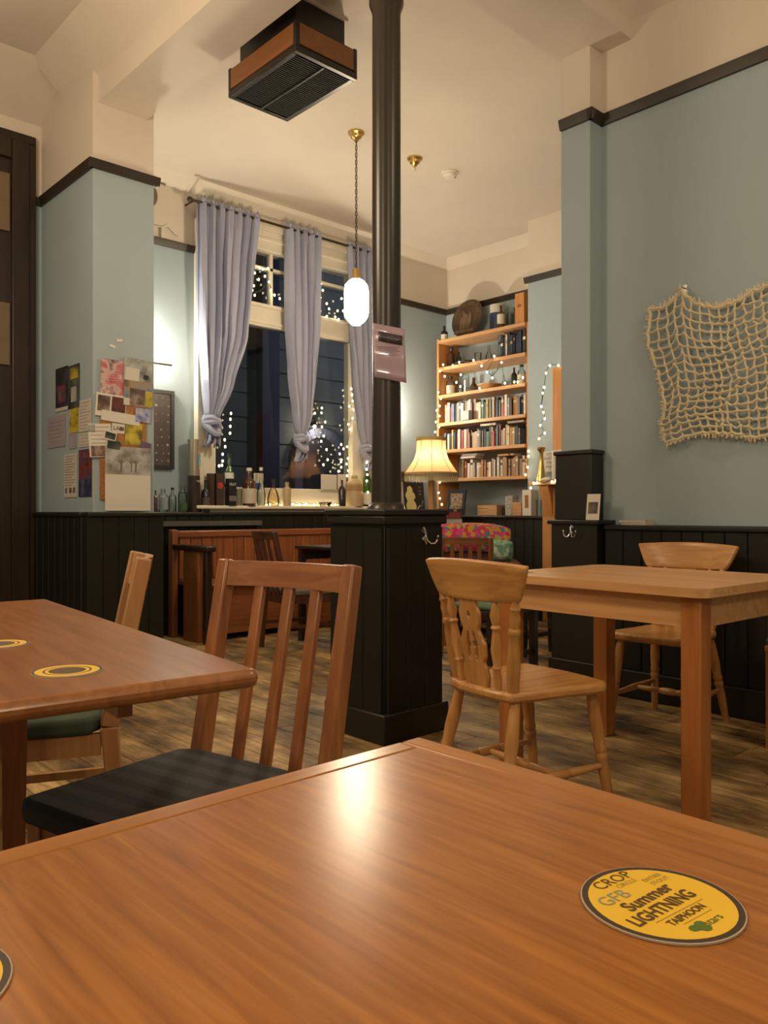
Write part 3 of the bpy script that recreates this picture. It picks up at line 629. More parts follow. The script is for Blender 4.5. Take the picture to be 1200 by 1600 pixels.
MB().blob((-.24, .36, .7612), (.016, .016, .003)).build('candle_stub', M_PAPER, tag(thing('tea_light', 'small white tea light at the far end of the pine table', 'candle', (2.845, 1.595, 0), R(-1.5)), 'small white tea light at the far end of the pine table', 'candle'))

def stool(name, label, loc, rz, wd, dp, zt, seatm, wm, turned=False):
    o = thing(name, label, 'stool', (*loc, 0), rz)
    for s in (-1, 1):
        for q in (-1, 1):
            p0, p1 = (s * (wd / 2 - .025), q * (dp / 2 - .025), 0), (s * (wd / 2 - .025), q * (dp / 2 - .025), zt - .06)
            (MB().turned(p0, p1, [(t_, r_ * 1.25) for t_, r_ in LEG], 12) if turned else MB().beam(p0, p1, .042, .042)).build('leg', wm, o)
        bx(-wd / 2 + .05, wd / 2 - .05, s * (dp / 2 - .025) - .009, s * (dp / 2 - .025) + .009, .12, .15).build('stretcher', wm, o)
    bx(-wd / 2, wd / 2, -dp / 2, dp / 2, zt - .06, zt - .035).build('seat_frame', wm, o, .004)
    bx(-wd / 2, wd / 2, -dp / 2, dp / 2, zt - .034, zt).build('seat_cushion', seatm, o, .015); return o
stool('cushioned_stool', 'wooden stool with dark green cushion cut off at the right edge', (3.67, 1.2), 0, .38, .38, .47, M_GREEN, M_TPINE)
stool('cushioned_stool', 'stool with pale green cushion behind the near farmhouse chair', (3.86, 3.16), R(8), .46, .36, .45, mat('pale_green_fabric', (.10, .16, .10), .8, vary=.3), M_DARKW)
stool('turned_leg_stool', 'brown turned-leg stool beside the black pier', (4.62, 3.22), 0, .36, .40, .44, M_DARKW, M_DARKW, True)

# ------------------------------------------------------------------ pew, dark table
pw = thing('pew', 'long boarded wooden pew under the window', 'pew', (0, 0, 0))
x0, x1 = 3.12, 5.25
nbd = 20; wd = (x1 - x0 - .08) / nbd
me = MB().prism([(-wd / 2 + .0015, 0), (wd / 2 - .0015, 0), (wd / 2 - .0015, .008), (wd / 2 - .008, .014), (-wd / 2 + .008, .014), (-wd / 2 + .0015, .008)], .46, .79).mesh('back_board', M_PEW)
for k in range(nbd): part('back_board', me, pw, (x0 + .04 + wd * (k + .5), 5.845, 0), (0, 0, math.pi))
bx(x0 + .04, x1, 5.845, 5.875, .42, .80).build('backing', M_PEWX, pw)
bx(x0 + .02, x1, 5.815, 5.885, .79, .85).build('top_rail', M_PEWX, pw, .012)
bx(x0 + .04, x1, 5.38, 5.84, .415, .45).build('seat', M_PEWX, pw, .01)
bx(x0 + .04, x1, 5.42, 5.44, .05, .415).build('seat_front', M_PEWX, pw)
bx(x0 - .03, x0 + .02, 5.81, 5.89, .0, .86).build('back_upright', M_PEW, pw, .01)
bx(x0 - .02, x0 + .02, 5.43, 5.66, .0, .70).build('end_panel', M_PEW, pw, .004)
bx(x0 - .025, x0 + .025, 5.30, 5.355, .0, .70).build('front_post', M_DARKW, pw, .004)
bx(x0 - .045, x0 + .04, 5.26, 5.80, .70, .745).build('arm_rest', M_DARKW, pw, .012)
bx(x1, x1 + .04, 5.36, 5.9, .0, .72).build('end_panel', M_PEW, pw, .006)
dt = thing('dark_table', 'small dark stained table between the slat chair and the pew', 'table', (4.10, 4.74, 0))
bx(-.37, .37, -.32, .32, .715, .74).build('tabletop', M_DARKW, dt, .006)
for s in (-1, 1):
    bx(-.30, .30, s * .26 - .01, s * .26 + .01, .63, .714).build('apron', M_DARKW, dt)
    for q in (-1, 1): MB().beam((s * .33, q * .27, 0), (s * .33, q * .27, .714), .045, .045).build('leg', M_DARKW, dt)

# far corner: armchair with crochet blanket, wooden chairs
ac = thing('armchair', 'low armchair in the far corner beneath a crochet blanket', 'armchair', (5.02, 4.38, 0), R(222))
M_ACH = mat('armchair_fabric', (.10, .035, .025), .9)
bx(-.30, .30, -.30, .30, .12, .42).build('seat', M_ACH, ac, .03)
mb = MB().hexa([(-.38, -.33, .12), (-.26, -.33, .12), (-.26, .33, .12), (-.38, .33, .12)], [(-.46, -.31, .86), (-.36, -.31, .86), (-.36, .31, .86), (-.46, .31, .86)]); mb.build('backrest', M_ACH, ac, .04)
for s in (-1, 1):
    bx(-.28, .30, s * .36 - .05, s * .36 + .05, .12, .60).build('arm', M_ACH, ac, .03)
    for q in (-.3, .24): bx(q, q + .04, s * .33 - .02, s * .33 + .02, 0, .12).build('leg', M_DARKW, ac)
m, t, b = nt('crochet'); MATS['crochet'] = m
tc = t.nodes.new('ShaderNodeTexCoord'); mp = t.nodes.new('ShaderNodeMapping'); mp.inputs['Scale'].default_value = (26, 26, 26); t.links.new(tc.outputs['Object'], mp.inputs[0])
v = t.nodes.new('ShaderNodeTexVoronoi'); v.inputs['Scale'].default_value = 1.3; t.links.new(mp.outputs[0], v.inputs['Vector']); 
hs = t.nodes.new('ShaderNodeSeparateColor'); t.links.new(v.outputs['Color'], hs.inputs[0])
r1 = ramp(t, [(.1, (.50, .03, .10)), (.3, (.55, .05, .20)), (.45, (.55, .28, .03)), (.6, (.05, .18, .25)), (.75, (.60, .10, .12)), (.9, (.35, .38, .08))]); r1.color_ramp.interpolation = 'CONSTANT'
t.links.new(hs.outputs[0], r1.inputs[0]); t.links.new(r1.outputs[0], b.inputs['Base Color']); b.inputs['Roughness'].default_value = .95
sh = thing('crochet_blanket', 'pink and multicoloured crochet blanket draped over the armchair back', 'blanket', (5.02, 4.38, 0), R(222))
gr = []
prof = [(-.475, .40), (-.49, .60), (-.505, .80), (-.49, .885), (-.41, .90), (-.325, .885), (-.315, .80), (-.305, .66)]
for i, (x, z) in enumerate(prof): gr.append([(x + .006 * math.sin(j * 1.3 + i), -.36 + .72 * j / 16, z - .05 * (abs(j - 8) / 8) ** 3) for j in range(17)])
MB().sheet(gr).build('blanket_cloth', m, sh, solid=.012)
ck = tag(bx(-.05, .05, -.10, .10, 0, .17).build('cushion', printed('green_white_print', [(.6, .6, .5), (.05, .25, .12), (.5, .5, .45)], 12), None, .04, (5.16, 4.16, .60), R(40)), 'green and white patterned cushion at the arm of the blanket armchair', 'cushion')
M_OLD = wood('old_chair', (.16, .06, .02), (.30, .12, .04), 'z', 1, .4, .2); M_OLDY = wood('old_chair_y', (.16, .06, .02), (.30, .12, .04), 'y', 1, .4, .2)
slat_chair('slat_back_chair', 'brown slatted wooden chair standing before the blanket armchair', (4.36, 3.83), R(40), wd=.38, top=.83, slats=4, wm=M_OLD, wmx=M_OLDY, seat=M_OLDY, railh=.05)

# ------------------------------------------------------------------ things on the ceiling
def rose(o):
    MB().lathe([(.062, 0), (.06, -.012), (.045, -.022), (.04, -.04), (.022, -.052), (.012, -.07)], n=20).build('ceiling_rose', M_BRASS, o)
def pendant(label, x, y, lit=True):
    o = thing('pendant_lamp', label, 'lamp', (x, y, ZC)); rose(o)
    pts = []
    mb = MB()
    L = 1.0
    for q in (0, math.pi): mb.path([(.006 * math.cos(k * .9 + q), .006 * math.sin(k * .9 + q), -.07 - (L - .07) * k / 60) for k in range(61)], .0035, 5)
    mb.build('twisted_flex', mat('brown_flex', (.05, .03, .018), .7), o)
    MB().lathe([(.012, -1.0), (.028, -1.01), (.03, -1.08), (.036, -1.085)], n=16).build('lamp_holder', M_BRASS, o)
    M_J = glow('lit_lamp_glass', (1, .80, .54), PENDANT_E)
    MB().lathe([(.034, -1.085), (.06, -1.10), (.083, -1.13), (.09, -1.17), (.09, -1.33), (.085, -1.36), (.06, -1.395), (.03, -1.42), (.012, -1.425)], n=24).build('glass_shade', M_J, o)
    return o
pendant('lit glass jar pendant hanging on twisted flex before the window', 3.86, 4.47)
o = thing('ceiling_rose', 'brass ceiling rose with no lamp, between pendant and smoke detector', 'ceiling rose', (4.48, 4.48, ZC)); rose(o); MB().path([(0, 0, -.07), (.008, 0, -.085), (0, 0, -.1)], .004).build('hook', M_BRASS, o)
o = thing('smoke_detector', 'round white smoke detector on the ceiling', 'smoke detector', (4.88, 4.47, ZC))
MB().lathe([(.07, 0), (.07, -.012), (.066, -.016)], n=24).build('base', mat('white_plastic', (.7, .66, .58), .4), o); MB().lathe([(.056, -.016), (.056, -.03), (.045, -.042), (.018, -.046)], n=24).build('sensor_cap', MATS['white_plastic'], o); MB().blob((.03, -.03, -.044), .006).build('indicator', mat('red_plastic', (.4, .02, .02), .4), o)
M_GRL = mat('grille_black', (.012, .011, .01), .8)
acu = thing('air_cleaner', 'black box air cleaner with orange-brown side panels hung from the ceiling', 'air cleaner', (2.755, 3.765, 0))
hx, hy = .215, .335
bx(-hx + .03, hx - .03, -hy + .045, hy - .045, 3.785, 3.80).build('mounting_board', M_CREAM, acu)
bx(-hx + .045, hx - .045, -hy + .06, hy - .06, 3.60, 3.785).build('upper_housing', M_BLACK, acu)
bx(-hx + .012, hx - .012, -hy + .012, hy - .012, 3.462, 3.62).build('housing', M_BLACK, acu)
mb = MB().box(-hx, hx, -hy, -hy + .03, 3.45, 3.485).box(-hx, hx, hy - .03, hy, 3.45, 3.485).box(-hx, -hx + .03, -hy + .03, hy - .03, 3.45, 3.485).box(hx - .03, hx, -hy + .03, hy - .03, 3.45, 3.485).box(-.007, .007, -hy + .03, hy - .03, 3.446, 3.4525)
for sx in (-1, 1):
    for sy in (-1, 1): mb.box(sx * (hx - .012) - .012, sx * (hx - .012) + .012, sy * (hy - .012) - .012, sy * (hy - .012) + .012, 3.485, 3.62)
mb.build('frame', M_BLACK, acu, .004)
M_OR = wood('orange_panel', (.20, .075, .02), (.26, .10, .03), 'y', .6, .5)
for s in (-1, 1):
    bx(s * (hx - .006) - .005, s * (hx - .006) + .005, -hy + .026, hy - .026, 3.495, 3.608).build('side_panel', M_OR, acu); bx(-hx + .026, hx - .026, s * (hy - .006) - .005, s * (hy - .006) + .005, 3.495, 3.608).build('side_panel', M_OR, acu)
for k in range(34):
    y = -hy + .05 + k * (2 * hy - .10) / 33
    bx(-hx + .032, hx - .032, y - .004, y + .004, 3.453, 3.460).build('grille_slat', M_GRL, acu)

# ------------------------------------------------------------------ curtains and rod
rod = thing('curtain_rod', 'thin dark curtain rod across the top of the window', 'curtain rod', (0, 0, 0))
MB().tube((3.32, 5.95, 3.59), (5.66, 5.95, 3.59), .011, n=10).build('rod', mat('dark_metal', (.06, .045, .03), .4, .6), rod)
for x in (3.32, 5.66): MB().blob((x, 5.95, 3.59), .024).build('finial', MATS['dark_metal'], rod)
for x in (3.36, 5.62): MB().tube((x, 5.95, 3.59), (x, 6.10, 3.59), .008).build('bracket', MATS['dark_metal'], rod)
def curtain(label, edges, folds, knot, ph):
    """edges: (z, x_left, x_right) from the heading down to the knot"""
    o = thing('curtain', label, 'curtain', (0, 0, 0), 0, 'blue-grey knotted curtains')
    NJ = folds * 8; g = []
    zs = [edges[0][0] + (edges[-1][0] - edges[0][0]) * i / 44 for i in range(45)]
    for z in zs:
        for (z0, a0, b0), (z1, a1, b1) in zip(edges, edges[1:]):
            if z <= z0 + 1e-6 and z >= z1 - 1e-6: f_ = (z0 - z) / (z0 - z1); f_ = f_ * .5 + .5 * f_ * f_ * (3 - 2 * f_); xl, xr = a0 + (a1 - a0) * f_, b0 + (b1 - b0) * f_; break
        wdt = xr - xl; k = (z - edges[-1][0]) / (edges[0][0] - edges[-1][0]); amp = min(.05, .022 + .06 * (1 - k)) * min(1, wdt / .25 + .25)
        row = []
        for j in range(NJ + 1):
            u = j / NJ; w_ = 2 * math.pi * folds * u + ph + .7 * math.sin(3 * k + ph) * u
            y = 5.95 + amp * math.sin(w_) + .012 * math.sin(2.3 * w_ + 5 * k)
            row.append((xl + wdt * u + .25 * amp * math.cos(w_), y, z + (.014 * math.sin(w_ * 2 + 1) if z == zs[0] else 0)))
        g.append(row)
    MB().sheet(g).build('drape', M_CURT, o, solid=.004)
    kx, kz, kr = knot
    mb = MB()
    for r_ in range(3):
        n = 18; pts = [(kx + kr * 1.05 * math.cos(2 * math.pi * i / n), 5.95 + kr * .8 * math.sin(2 * math.pi * i / n), kz + .03 * math.cos(2 * math.pi * i / n + r_ * 2.2) * (r_ + .5) - .015 * r_) for i in range(n + 1)]
        mb.path(pts, kr * .55, 8)
    mb.blob((kx, 5.95, kz), (kr, kr * .8, kr * .9), 12, 6); mb.build('knot', M_CURT, o)
    g = []
    for i in range(8):
        k = i / 7; g.append([(kx + (j / 24 - .5) * (1.3 * kr + 1.5 * kr * k) + .02 * math.sin(3 * k), 5.95 + .028 * math.sin(j / 24 * 6 * math.pi + ph), kz - kr * .5 - k * .17 - .02 * math.sin(j * .9)) for j in range(25)])
    MB().sheet(g).build('tail', M_CURT, o, solid=.004)
    g = []
    for i in range(2): g.append([(edges[0][1] + (edges[0][2] - edges[0][1]) * j / 60, 5.95 + .022 * math.sin(2 * math.pi * folds * j / 60 + ph), edges[0][0] - .005 + i * (.035 + .02 * math.sin(j * 1.9))) for j in range(61)])
    MB().sheet(g).build('heading_frill', M_CURT, o, solid=.003)
curtain('left and widest blue-grey curtain, knotted near the window frame', [(3.605, 3.387, 4.003), (3.027, 3.39, 3.936), (2.531, 3.404, 3.876), (2.088, 3.441, 3.72), (1.80, 3.47, 3.58)], 7, (3.525, 1.76, .055), .4)
curtain('middle blue-grey curtain hanging knotted across the window glass', [(3.605, 4.301, 4.709), (2.781, 4.315, 4.678), (2.246, 4.344, 4.632), (1.889, 4.388, 4.58), (1.71, 4.42, 4.51)], 5, (4.465, 1.67, .05), 1.7)
curtain('blue-grey curtain beside the iron column, behind the lit pendant', [(3.605, 5.025, 5.491), (2.902, 5.05, 5.439), (2.269, 5.107, 5.386), (1.889, 5.174, 5.352), (1.66, 5.23, 5.32)], 5, (5.275, 1.62, .05), 3.0)

# ------------------------------------------------------------------ fairy lights
BULB = MB().blob((0, 0, 0), (.009, .009, .012), 8, 4).mesh('bulb', M_FAIRY)
def fairy(label, pts, r=1.0):
    o = thing('fairy_lights', label, 'fairy lights', (0, 0, 0), 0, 'strings of fairy lights')
    w_ = []
    for i, p in enumerate(pts):
        p = Vector(p); part('bulb', BULB, o, p)
        q = p + Vector((0, 0, .018)); 
        if i: 
            a_ = w_[-1]; dd = (q - a_).length; w_.append((a_ + q) / 2 + Vector((.004, .004, -min(.05, dd * .12))))
        w_.append(q)
    MB().path(w_, .003, 5).build('wire', M_WIRE, o); return o
zz = lambda l, ox, oy, s, Y: [on_y(ox + x / s, oy + y / s, Y) for x, y in l]
zx = lambda l, ox, oy, s, X: [on_x(ox + x / s, oy + y / s, X) for x, y in l]
fairy('fairy lights looped behind the upper panes between left and middle curtain', zz([(570, 580), (586, 585), (613, 583), (597, 622), (565, 638), (545, 605), (540, 670), (533, 692), (545, 718), (618, 650), (628, 692), (645, 717), (672, 735), (708, 700)], 230, 240, 3.243, 6.065))
fairy('fairy lights trailing over the upper panes between middle and last curtain', zz([(880, 660), (890, 693), (878, 730), (910, 760), (922, 787), (910, 825), (953, 828), (965, 797), (970, 840), (993, 797), (985, 735)], 230, 240, 3.243, 6.065))
fairy('fairy lights hanging below the left curtain knot in the window', zz([(828, 38), (822, 95), (820, 165), (818, 233), (765, 298), (770, 366), (745, 440), (745, 508), (738, 550), (710, 555)], 230, 640, 6.316, 6.065))
fairy('fairy lights hanging down the window side by the iron column', zz([(893, 45), (900, 100), (905, 160), (875, 208), (913, 243), (905, 322), (867, 378), (880, 425), (855, 588), (863, 698), (850, 750), (865, 812), (855, 860)], 400, 600, 6, 6.065))
fairy('added fairy lights standing in for reflected dots mid-window, right of the middle curtain', zz([(552, 275), (618, 225), (615, 270), (650, 357), (618, 402), (635, 487), (612, 538), (662, 615), (672, 710), (633, 757)], 400, 600, 6, 6.065))  # extra string added in place of lights reflected in the pane
fairy('fairy lights bunched low in the window corner above the white cards', zz([(800, 568), (820, 608), (785, 655), (802, 712), (797, 730), (800, 780), (775, 818)], 400, 600, 6, 6.065))
fairy('fairy lights twined on the green bottle beside the stoneware jar', zz([(1040, 735), (1037, 800), (1044, 850), (1040, 908), (1050, 1015)], 400, 600, 6, 5.915))
fairy('fairy lights lying along the window sill behind the bottles', [(4.02 + .085 * k, 6.06 + .008 * math.sin(k * 2.1), 1.068 + .006 * (k % 2)) for k in range(13)])

# ------------------------------------------------------------------ bottles on ledge and sill
G_CLEAR = pane_glass('clear_bottle', (.86, .90, .86), .05); G_GREEN = pane_glass('green_bottle', (.25, .55, .18), .05)
G_AMBER = mat('amber_glass', (.06, .018, .006), .08, spec=.8); G_DARK = mat('black_glass', (.010, .009, .008), .1, spec=.8); G_DGREEN = mat('dark_green_glass', (.02, .07, .015), .1, spec=.8)
M_LAB = mat('cream_label', (.60, .55, .45), .6); M_STONEW = mat('stoneware', (.48, .36, .20), .35, vary=.08); M_BLK = mat('black_cap', (.02, .02, .02), .4)
SHAPES = {
 'wine': [(1, 0), (1, .62), (.85, .68), (.42, .76), (.34, .80), (.34, 1)],
 'spirit': [(1, 0), (1.0, .60), (.92, .66), (.5, .72), (.36, .76), (.36, 1)],
 'flask': [(1, 0), (1.02, .3), (.95, .48), (.6, .60), (.30, .68), (.30, .95), (.38, .96), (.38, 1)],
 'belly': [(.82, 0), (1, .12), (1, .30), (.72, .52), (.40, .66), (.34, .70), (.34, 1)],
 'squat': [(1, 0), (1, .66), (.92, .74), (.48, .80), (.42, .83), (.48, .86), (.48, 1)],
 'jar': [(1, 0), (1, .72), (.96, .78), (.62, .86), (.34, .90), (.40, .92), (.40, 1)],
 'tumbler': [(.8, 0), (1, 1)]}
def bottle(name, label, loc, h, r, shape, gm, lab=None, cap=None, lz=(.18, .45), cat='bottle', group=None):
    o = thing(name, label, cat, loc, rnd.uniform(-.4, .4), group)
    pr = [(a * r, b_ * h) for a, b_ in SHAPES[shape]]
    MB().lathe(pr, n=16).build('glass_body' if gm is not M_STONEW else 'body', gm, o)
    if lab: MB().lathe([(r * 1.015, lz[0] * h), (r * 1.015, lz[1] * h)], n=16).build('paper_label', lab, o)
    if cap: q = pr[-1][0]; MB().lathe([(q * 1.15, h * .93), (q * 1.15, h + .006)], n=12).build('cap', cap, o)
    return o
def sill(px, wpx, hpx, Y):
    p = on_y(px, 800, Y); d = (p.x * CF + Y * SF); return p.x, wpx * d / 2500, hpx * d / 1250
LZ, SZ = 1.0005, 1.0555
def bot(name, label, px, wpx, hpx, Y, z, *a, **k):
    x, r, h_ = sill(px, wpx, hpx, Y); return bottle(name, label, (x, Y, z), h_, r, *a, **k)
bot('amber_bottle', 'small amber bottle beside the calendar, on the panelling ledge', 243, 7, 34, 5.98, LZ, 'wine', G_AMBER)
bot('glass_bottle', 'clear grey glass bottle with stopper on the panelling ledge', 255, 14, 36, 6.0, LZ, 'squat', G_CLEAR, mat('grey_label', (.30, .32, .34), .5), lz=(.1, .62))
bot('glass_bottle', 'clear bottle with black cap on the panelling ledge', 269.5, 12, 37, 6.0, LZ, 'spirit', G_CLEAR, None, M_BLK)
bot('green_label_bottle', 'pale bottle with green and cream label beside the tall whisky tube', 285.5, 14, 40, 5.98, LZ, 'squat', G_CLEAR, mat('green_label', (.04, .11, .03), .5), lz=(.06, .34))
x, r, h_ = sill(303, 19, 113, 6.0)
o = thing('whisky_tube', 'tall dark and silver cylindrical whisky tube on the panelling ledge', 'tube carton', (x, 6.0, LZ), R(40))
MB().lathe([(r, 0), (r, h_ * .5)], n=20).build('lower_body', mat('tube_dark', (.035, .022, .016), .35), o); MB().lathe([(r * .99, h_ * .5), (r * .99, h_ * .985)], n=20).build('upper_body', mat('tube_silver', (.45, .37, .28), .3, .8), o)
MB().lathe([(r * 1.03, h_ * .97), (r * 1.03, h_)], n=20).build('lid', MATS['tube_silver'], o)
bx(-r * .5, r * .3, -r - .003, -r * .8, h_ * .62, h_ * .80).build('blue_panel', mat('tube_blue', (.12, .26, .32), .4), o)
text('TAMDHU', .026, mat('white_print', (.7, .68, .62), .5), o, (0, -r - .003, h_ * .42), (R(90), 0, R(-12)))
bot('dark_bottle', 'black bottle standing in front of the sill end, beside the tube', 321.5, 13, 50, 5.975, LZ, 'spirit', G_DARK, mat('dull_label', (.10, .08, .06), .6))
def carton(name, label, px, wpx, hpx, Y, z, m_, dy=.05, rz=0, cat='carton'):
    x, r, h_ = sill(px, wpx, hpx, Y); o = thing(name, label, cat, (x, Y, z), rz)
    bx(-r, r, -dy, dy, 0, h_ - .004).build('box_body', m_, o, .002); bx(-r, r, -dy, dy, h_ - .0035, h_).build('flap', m_, o); return o, r, h_
o, r, h_ = carton('narrow_carton', 'narrow dark brown carton at the end of the sill', 329, 8, 50, 6.0, SZ, mat('carton_brown', (.05, .025, .018), .4), .03)
o, r, h_ = carton('red_window_carton', 'brown carton with glowing red device on its front', 341, 13, 50, 5.995, SZ, mat('carton_brown2', (.06, .035, .028), .4), .035)
mb = MB()
for k in range(5): a_ = k * 2.5; mb.prism([(.016 * math.cos(a_) + .014 * math.cos(q), .016 * math.sin(a_) + .014 * math.sin(q)) for q in [2 * math.pi * i / 8 for i in range(8)]], 0, .001 + .0001 * k)
e_ = mb.build('red_device', mat('red_foil', (.55, .05, .05), .3), o); e_.location = (0, -.0352, h_ * .62); e_.rotation_euler = (R(90), 0, 0)
bot('whisky_bottle', 'green whisky bottle with white label rising behind the black carton', 358.5, 14, 80, 6.02, SZ, 'wine', G_DGREEN, mat('white_label', (.66, .66, .6), .5), M_BLK, lz=(.42, .64))
o, r, h_ = carton('black_carton', 'black whisky carton lettered PEAT in front of the green bottle', 361, 13.5, 42, 5.95, SZ, mat('carton_black', (.012, .012, .013), .4), .03)
text('PEAT', .032, MATS['white_print'], o, (.0, -.0312, h_ * .78), (R(90), 0, 0), sx=.92)
bx(-r * .96, r * .96, -.0316, -.03, h_ * .16, h_ * .36).build('grey_band', mat('grey_band', (.16, .13, .12), .5), o)
bot('glass_tumbler', 'empty clear glass on the sill beside the black carton', 374, 9, 26, 6.0, SZ, 'tumbler', G_CLEAR, cat='glass')
bot('brown_bottle', 'brown whisky bottle with white cap and cream label on the sill', 389.5, 21, 58, 5.97, SZ, 'spirit', G_AMBER, mat('label_cream2', (.55, .47, .38), .6), mat('white_cap', (.7, .66, .58), .5), lz=(.06, .46))
def card(name, label, px, py0, py1, wpx, Y, z=None, m_=M_PAPER, cat='card', lean=.0, marks=None):
    p = on_y(px, py1, Y); d = p.x * CF + Y * SF; wv_, hv = wpx * d / 1250 / (SF - CF * (px - 600) / 1250) * .98 * (CF * 0 + 1), (py1 - py0) * d / 1250
    o = thing(name, label, cat, (p.x, Y, z if z is not None else p.z)); o.rotation_euler = (-lean, 0, 0)
    bx(-wv_ / 2, wv_ / 2, -.0015, .0015, 0, hv).build('card_sheet', m_, o)
    if marks: 
        mb = MB()
        for (a, b_, c, d_) in marks: mb.box(wv_ * (a - .5), wv_ * (b_ - .5), -.0022, -.0015, hv * (1 - d_), hv * (1 - c))
        mb.build('print', mat('print_blue', (.08, .12, .35), .5), o)
    return o
card('leaflet', 'white leaflet with blue print behind the bottles on the sill', 404, 737, 788, 15, 6.055, SZ, marks=[(.1, .8, .3, .5)])
bot('swing_top_bottle', 'clear swing-top bottle next to the brown whisky bottle', 408, 14, 59, 5.97, SZ, 'belly', G_CLEAR, None, mat('porcelain', (.7, .7, .65), .3))
bot('glass_jug', 'clear bell-shaped flask lit by fairy lights on the sill', 427, 19, 42, 5.97, SZ, 'belly', pane_glass('warm_flask', (.9, .8, .62), .05))  # warmth of the fairy lights put into the clear glass tint
bot('stoneware_bottle', 'small stoneware bottle on the sill', 448.5, 13, 37, 5.97, SZ, 'squat', M_STONEW)
card('white_card', 'white card leaning on the glass, wider of the two', 514, 744, 767, 25, 6.05, 1.22)
card('white_card', 'small white card beside the dark wine bottle', 534, 743, 767, 13, 6.05, 1.22)
x, r, h_ = sill(508, 24, 6, 5.965); o = thing('glass_dish', 'low cut-glass dish shining among fairy lights on the sill', 'dish', (x, 5.965, SZ))
MB().lathe([(r * .6, 0), (r, h_), (r * .95, h_), (r * .55, .006)], n=18).build('dish_bowl', pane_glass('cut_glass', (.95, .93, .85), .25), o); MB().lathe([(r * 1.02, h_), (r * 1.02, h_ + .004), (r * .96, h_ + .004)], n=18).build('rim', MATS['cut_glass'], o)
bot('wine_bottle', 'dark wine bottle leaning by the stoneware jar', 534.5, 11.5, 41, 5.97, SZ, 'wine', G_DARK)
bot('stoneware_jar', 'large two-tone stoneware flagon on the sill next to the column', 554, 27, 48, 6.0, SZ, 'jar', M_STONEW, mat('stoneware_top', (.36, .22, .10), .3), lz=(.5, .71), cat='jar')
bot('green_bottle', 'tall green bottle with white label wound with fairy lights', 574, 14, 64, 6.03, SZ, 'wine', G_GREEN, MATS['white_label'], None, lz=(.05, .34))

# framed picture, sconces and oddments on the window wall
pf = thing('framed_picture', 'black framed chart of small pale emblems on the blue window wall', 'picture', (2.99, 6.085, 1.355))
hw_, hh_ = .255, .65
mb = MB().box(-hw_, hw_, -.015, .014, 0, .03).box(-hw_, hw_, -.015, .014, hh_ - .03, hh_).box(-hw_, -hw_ + .03, -.015, .014, .03, hh_ - .03).box(hw_ - .03, hw_, -.015, .014, .03, hh_ - .03); mb.build('frame', M_BLK, pf)
bx(-hw_ + .03, hw_ - .03, -.004, .012, .03, hh_ - .03).build('chart', mat('chart_brown', (.085, .062, .055), .25), pf)
mb = MB(); rr_ = random.Random(3)
for i in range(9):
    for j in range(9):
        x, z, s = -.2 + .05 * j + rr_.uniform(-.01, .01), .07 + .064 * i + rr_.uniform(-.006, .006), rr_.choice((.004, .006, .008, .008, .014))
        mb.extr([(x + s * math.cos(q) * rr_.uniform(.7, 1.3), z + s * math.sin(q) * .8) for q in [2 * math.pi * k / 7 for k in range(7)]], 'y', -.0055, -.004)
em = mb.build('emblems', mat('chart_pale', (.38, .27, .22), .5), pf); em['kind'] = 'stuff'
def sconce(label, x, z, power, arm=.17, yw=YW):
    o = thing('wall_lamp', label, 'wall lamp', (x, yw, z))
    MB().turned((0, 0, 0), (0, -.025, 0), [(0, .05), (.7, .048), (1, .03)], 18).build('backplate', M_CHROME, o)
    MB().tube((-.0, -.02, .0), (.0, -.12, .0), .009).tube((-.10, -.12, 0), (arm, -.12, -.0), .010).build('arm', M_CHROME, o)
    MB().lathe([(.025, -.02), (.03, .02), (.03, .03)], (-.06, -.12, 0), 14).build('lamp_cup', M_CHROME, o)
    MB().blob((-.06, -.12, .075), (.028, .028, .045), 12, 8).build('bulb', glow('sconce_bulb', (1, .84, .62), 90), o)
    lamp('sconce_light', (x - .06, yw - .10, z + .09), power, (1, .86, .66), .04); return o
sconce('chrome wall lamp glaring beside the stub wall above the framed chart', 3.00, 2.20, 34)
sconce('chrome wall lamp glowing on the blue wall behind the iron column', 5.67, 1.99, 44, .03)
o = thing('round_plate', 'round brown plate high on the wall behind the stub wall', 'plate', (2.97, 6.075, 3.58)); MB().turned((0, 0, 0), (0, -.02, 0), [(0, .12), (.6, .12), (1, .10)], 28).build('dish', mat('brown_dish', (.16, .10, .07), .5), o); MB().turned((0, -.02, 0), (0, -.026, 0), [(0, .075), (1, .07)], 24).build('rim_ring', MATS['brown_dish'], o)
o = thing('white_wall_box', 'flat white box panel behind the round brown plate', 'wall box', (2.99, 6.098, 3.36)); bx(-.17, .17, -.012, 0, 0, .34).build('panel', M_CREAM, o); bx(-.18, .18, -.02, 0, .34, .352).build('lid', mat('lid_grey', (.2, .16, .12), .6), o)
o = thing('cable_bracket', 'small white cable bracket standing on the dark picture rail', 'bracket', (3.14, 6.09, 3.256)); mb = MB().box(-.012, .012, -.02, .005, 0, .09); mb.path([(-.3, -.01, .10), (-.12, -.012, .085), (0, -.012, .09), (.05, -.014, .12), (.09, -.012, .08), (.14, -.012, .05)], .006); mb.build('bracket_body', M_CREAM, o)

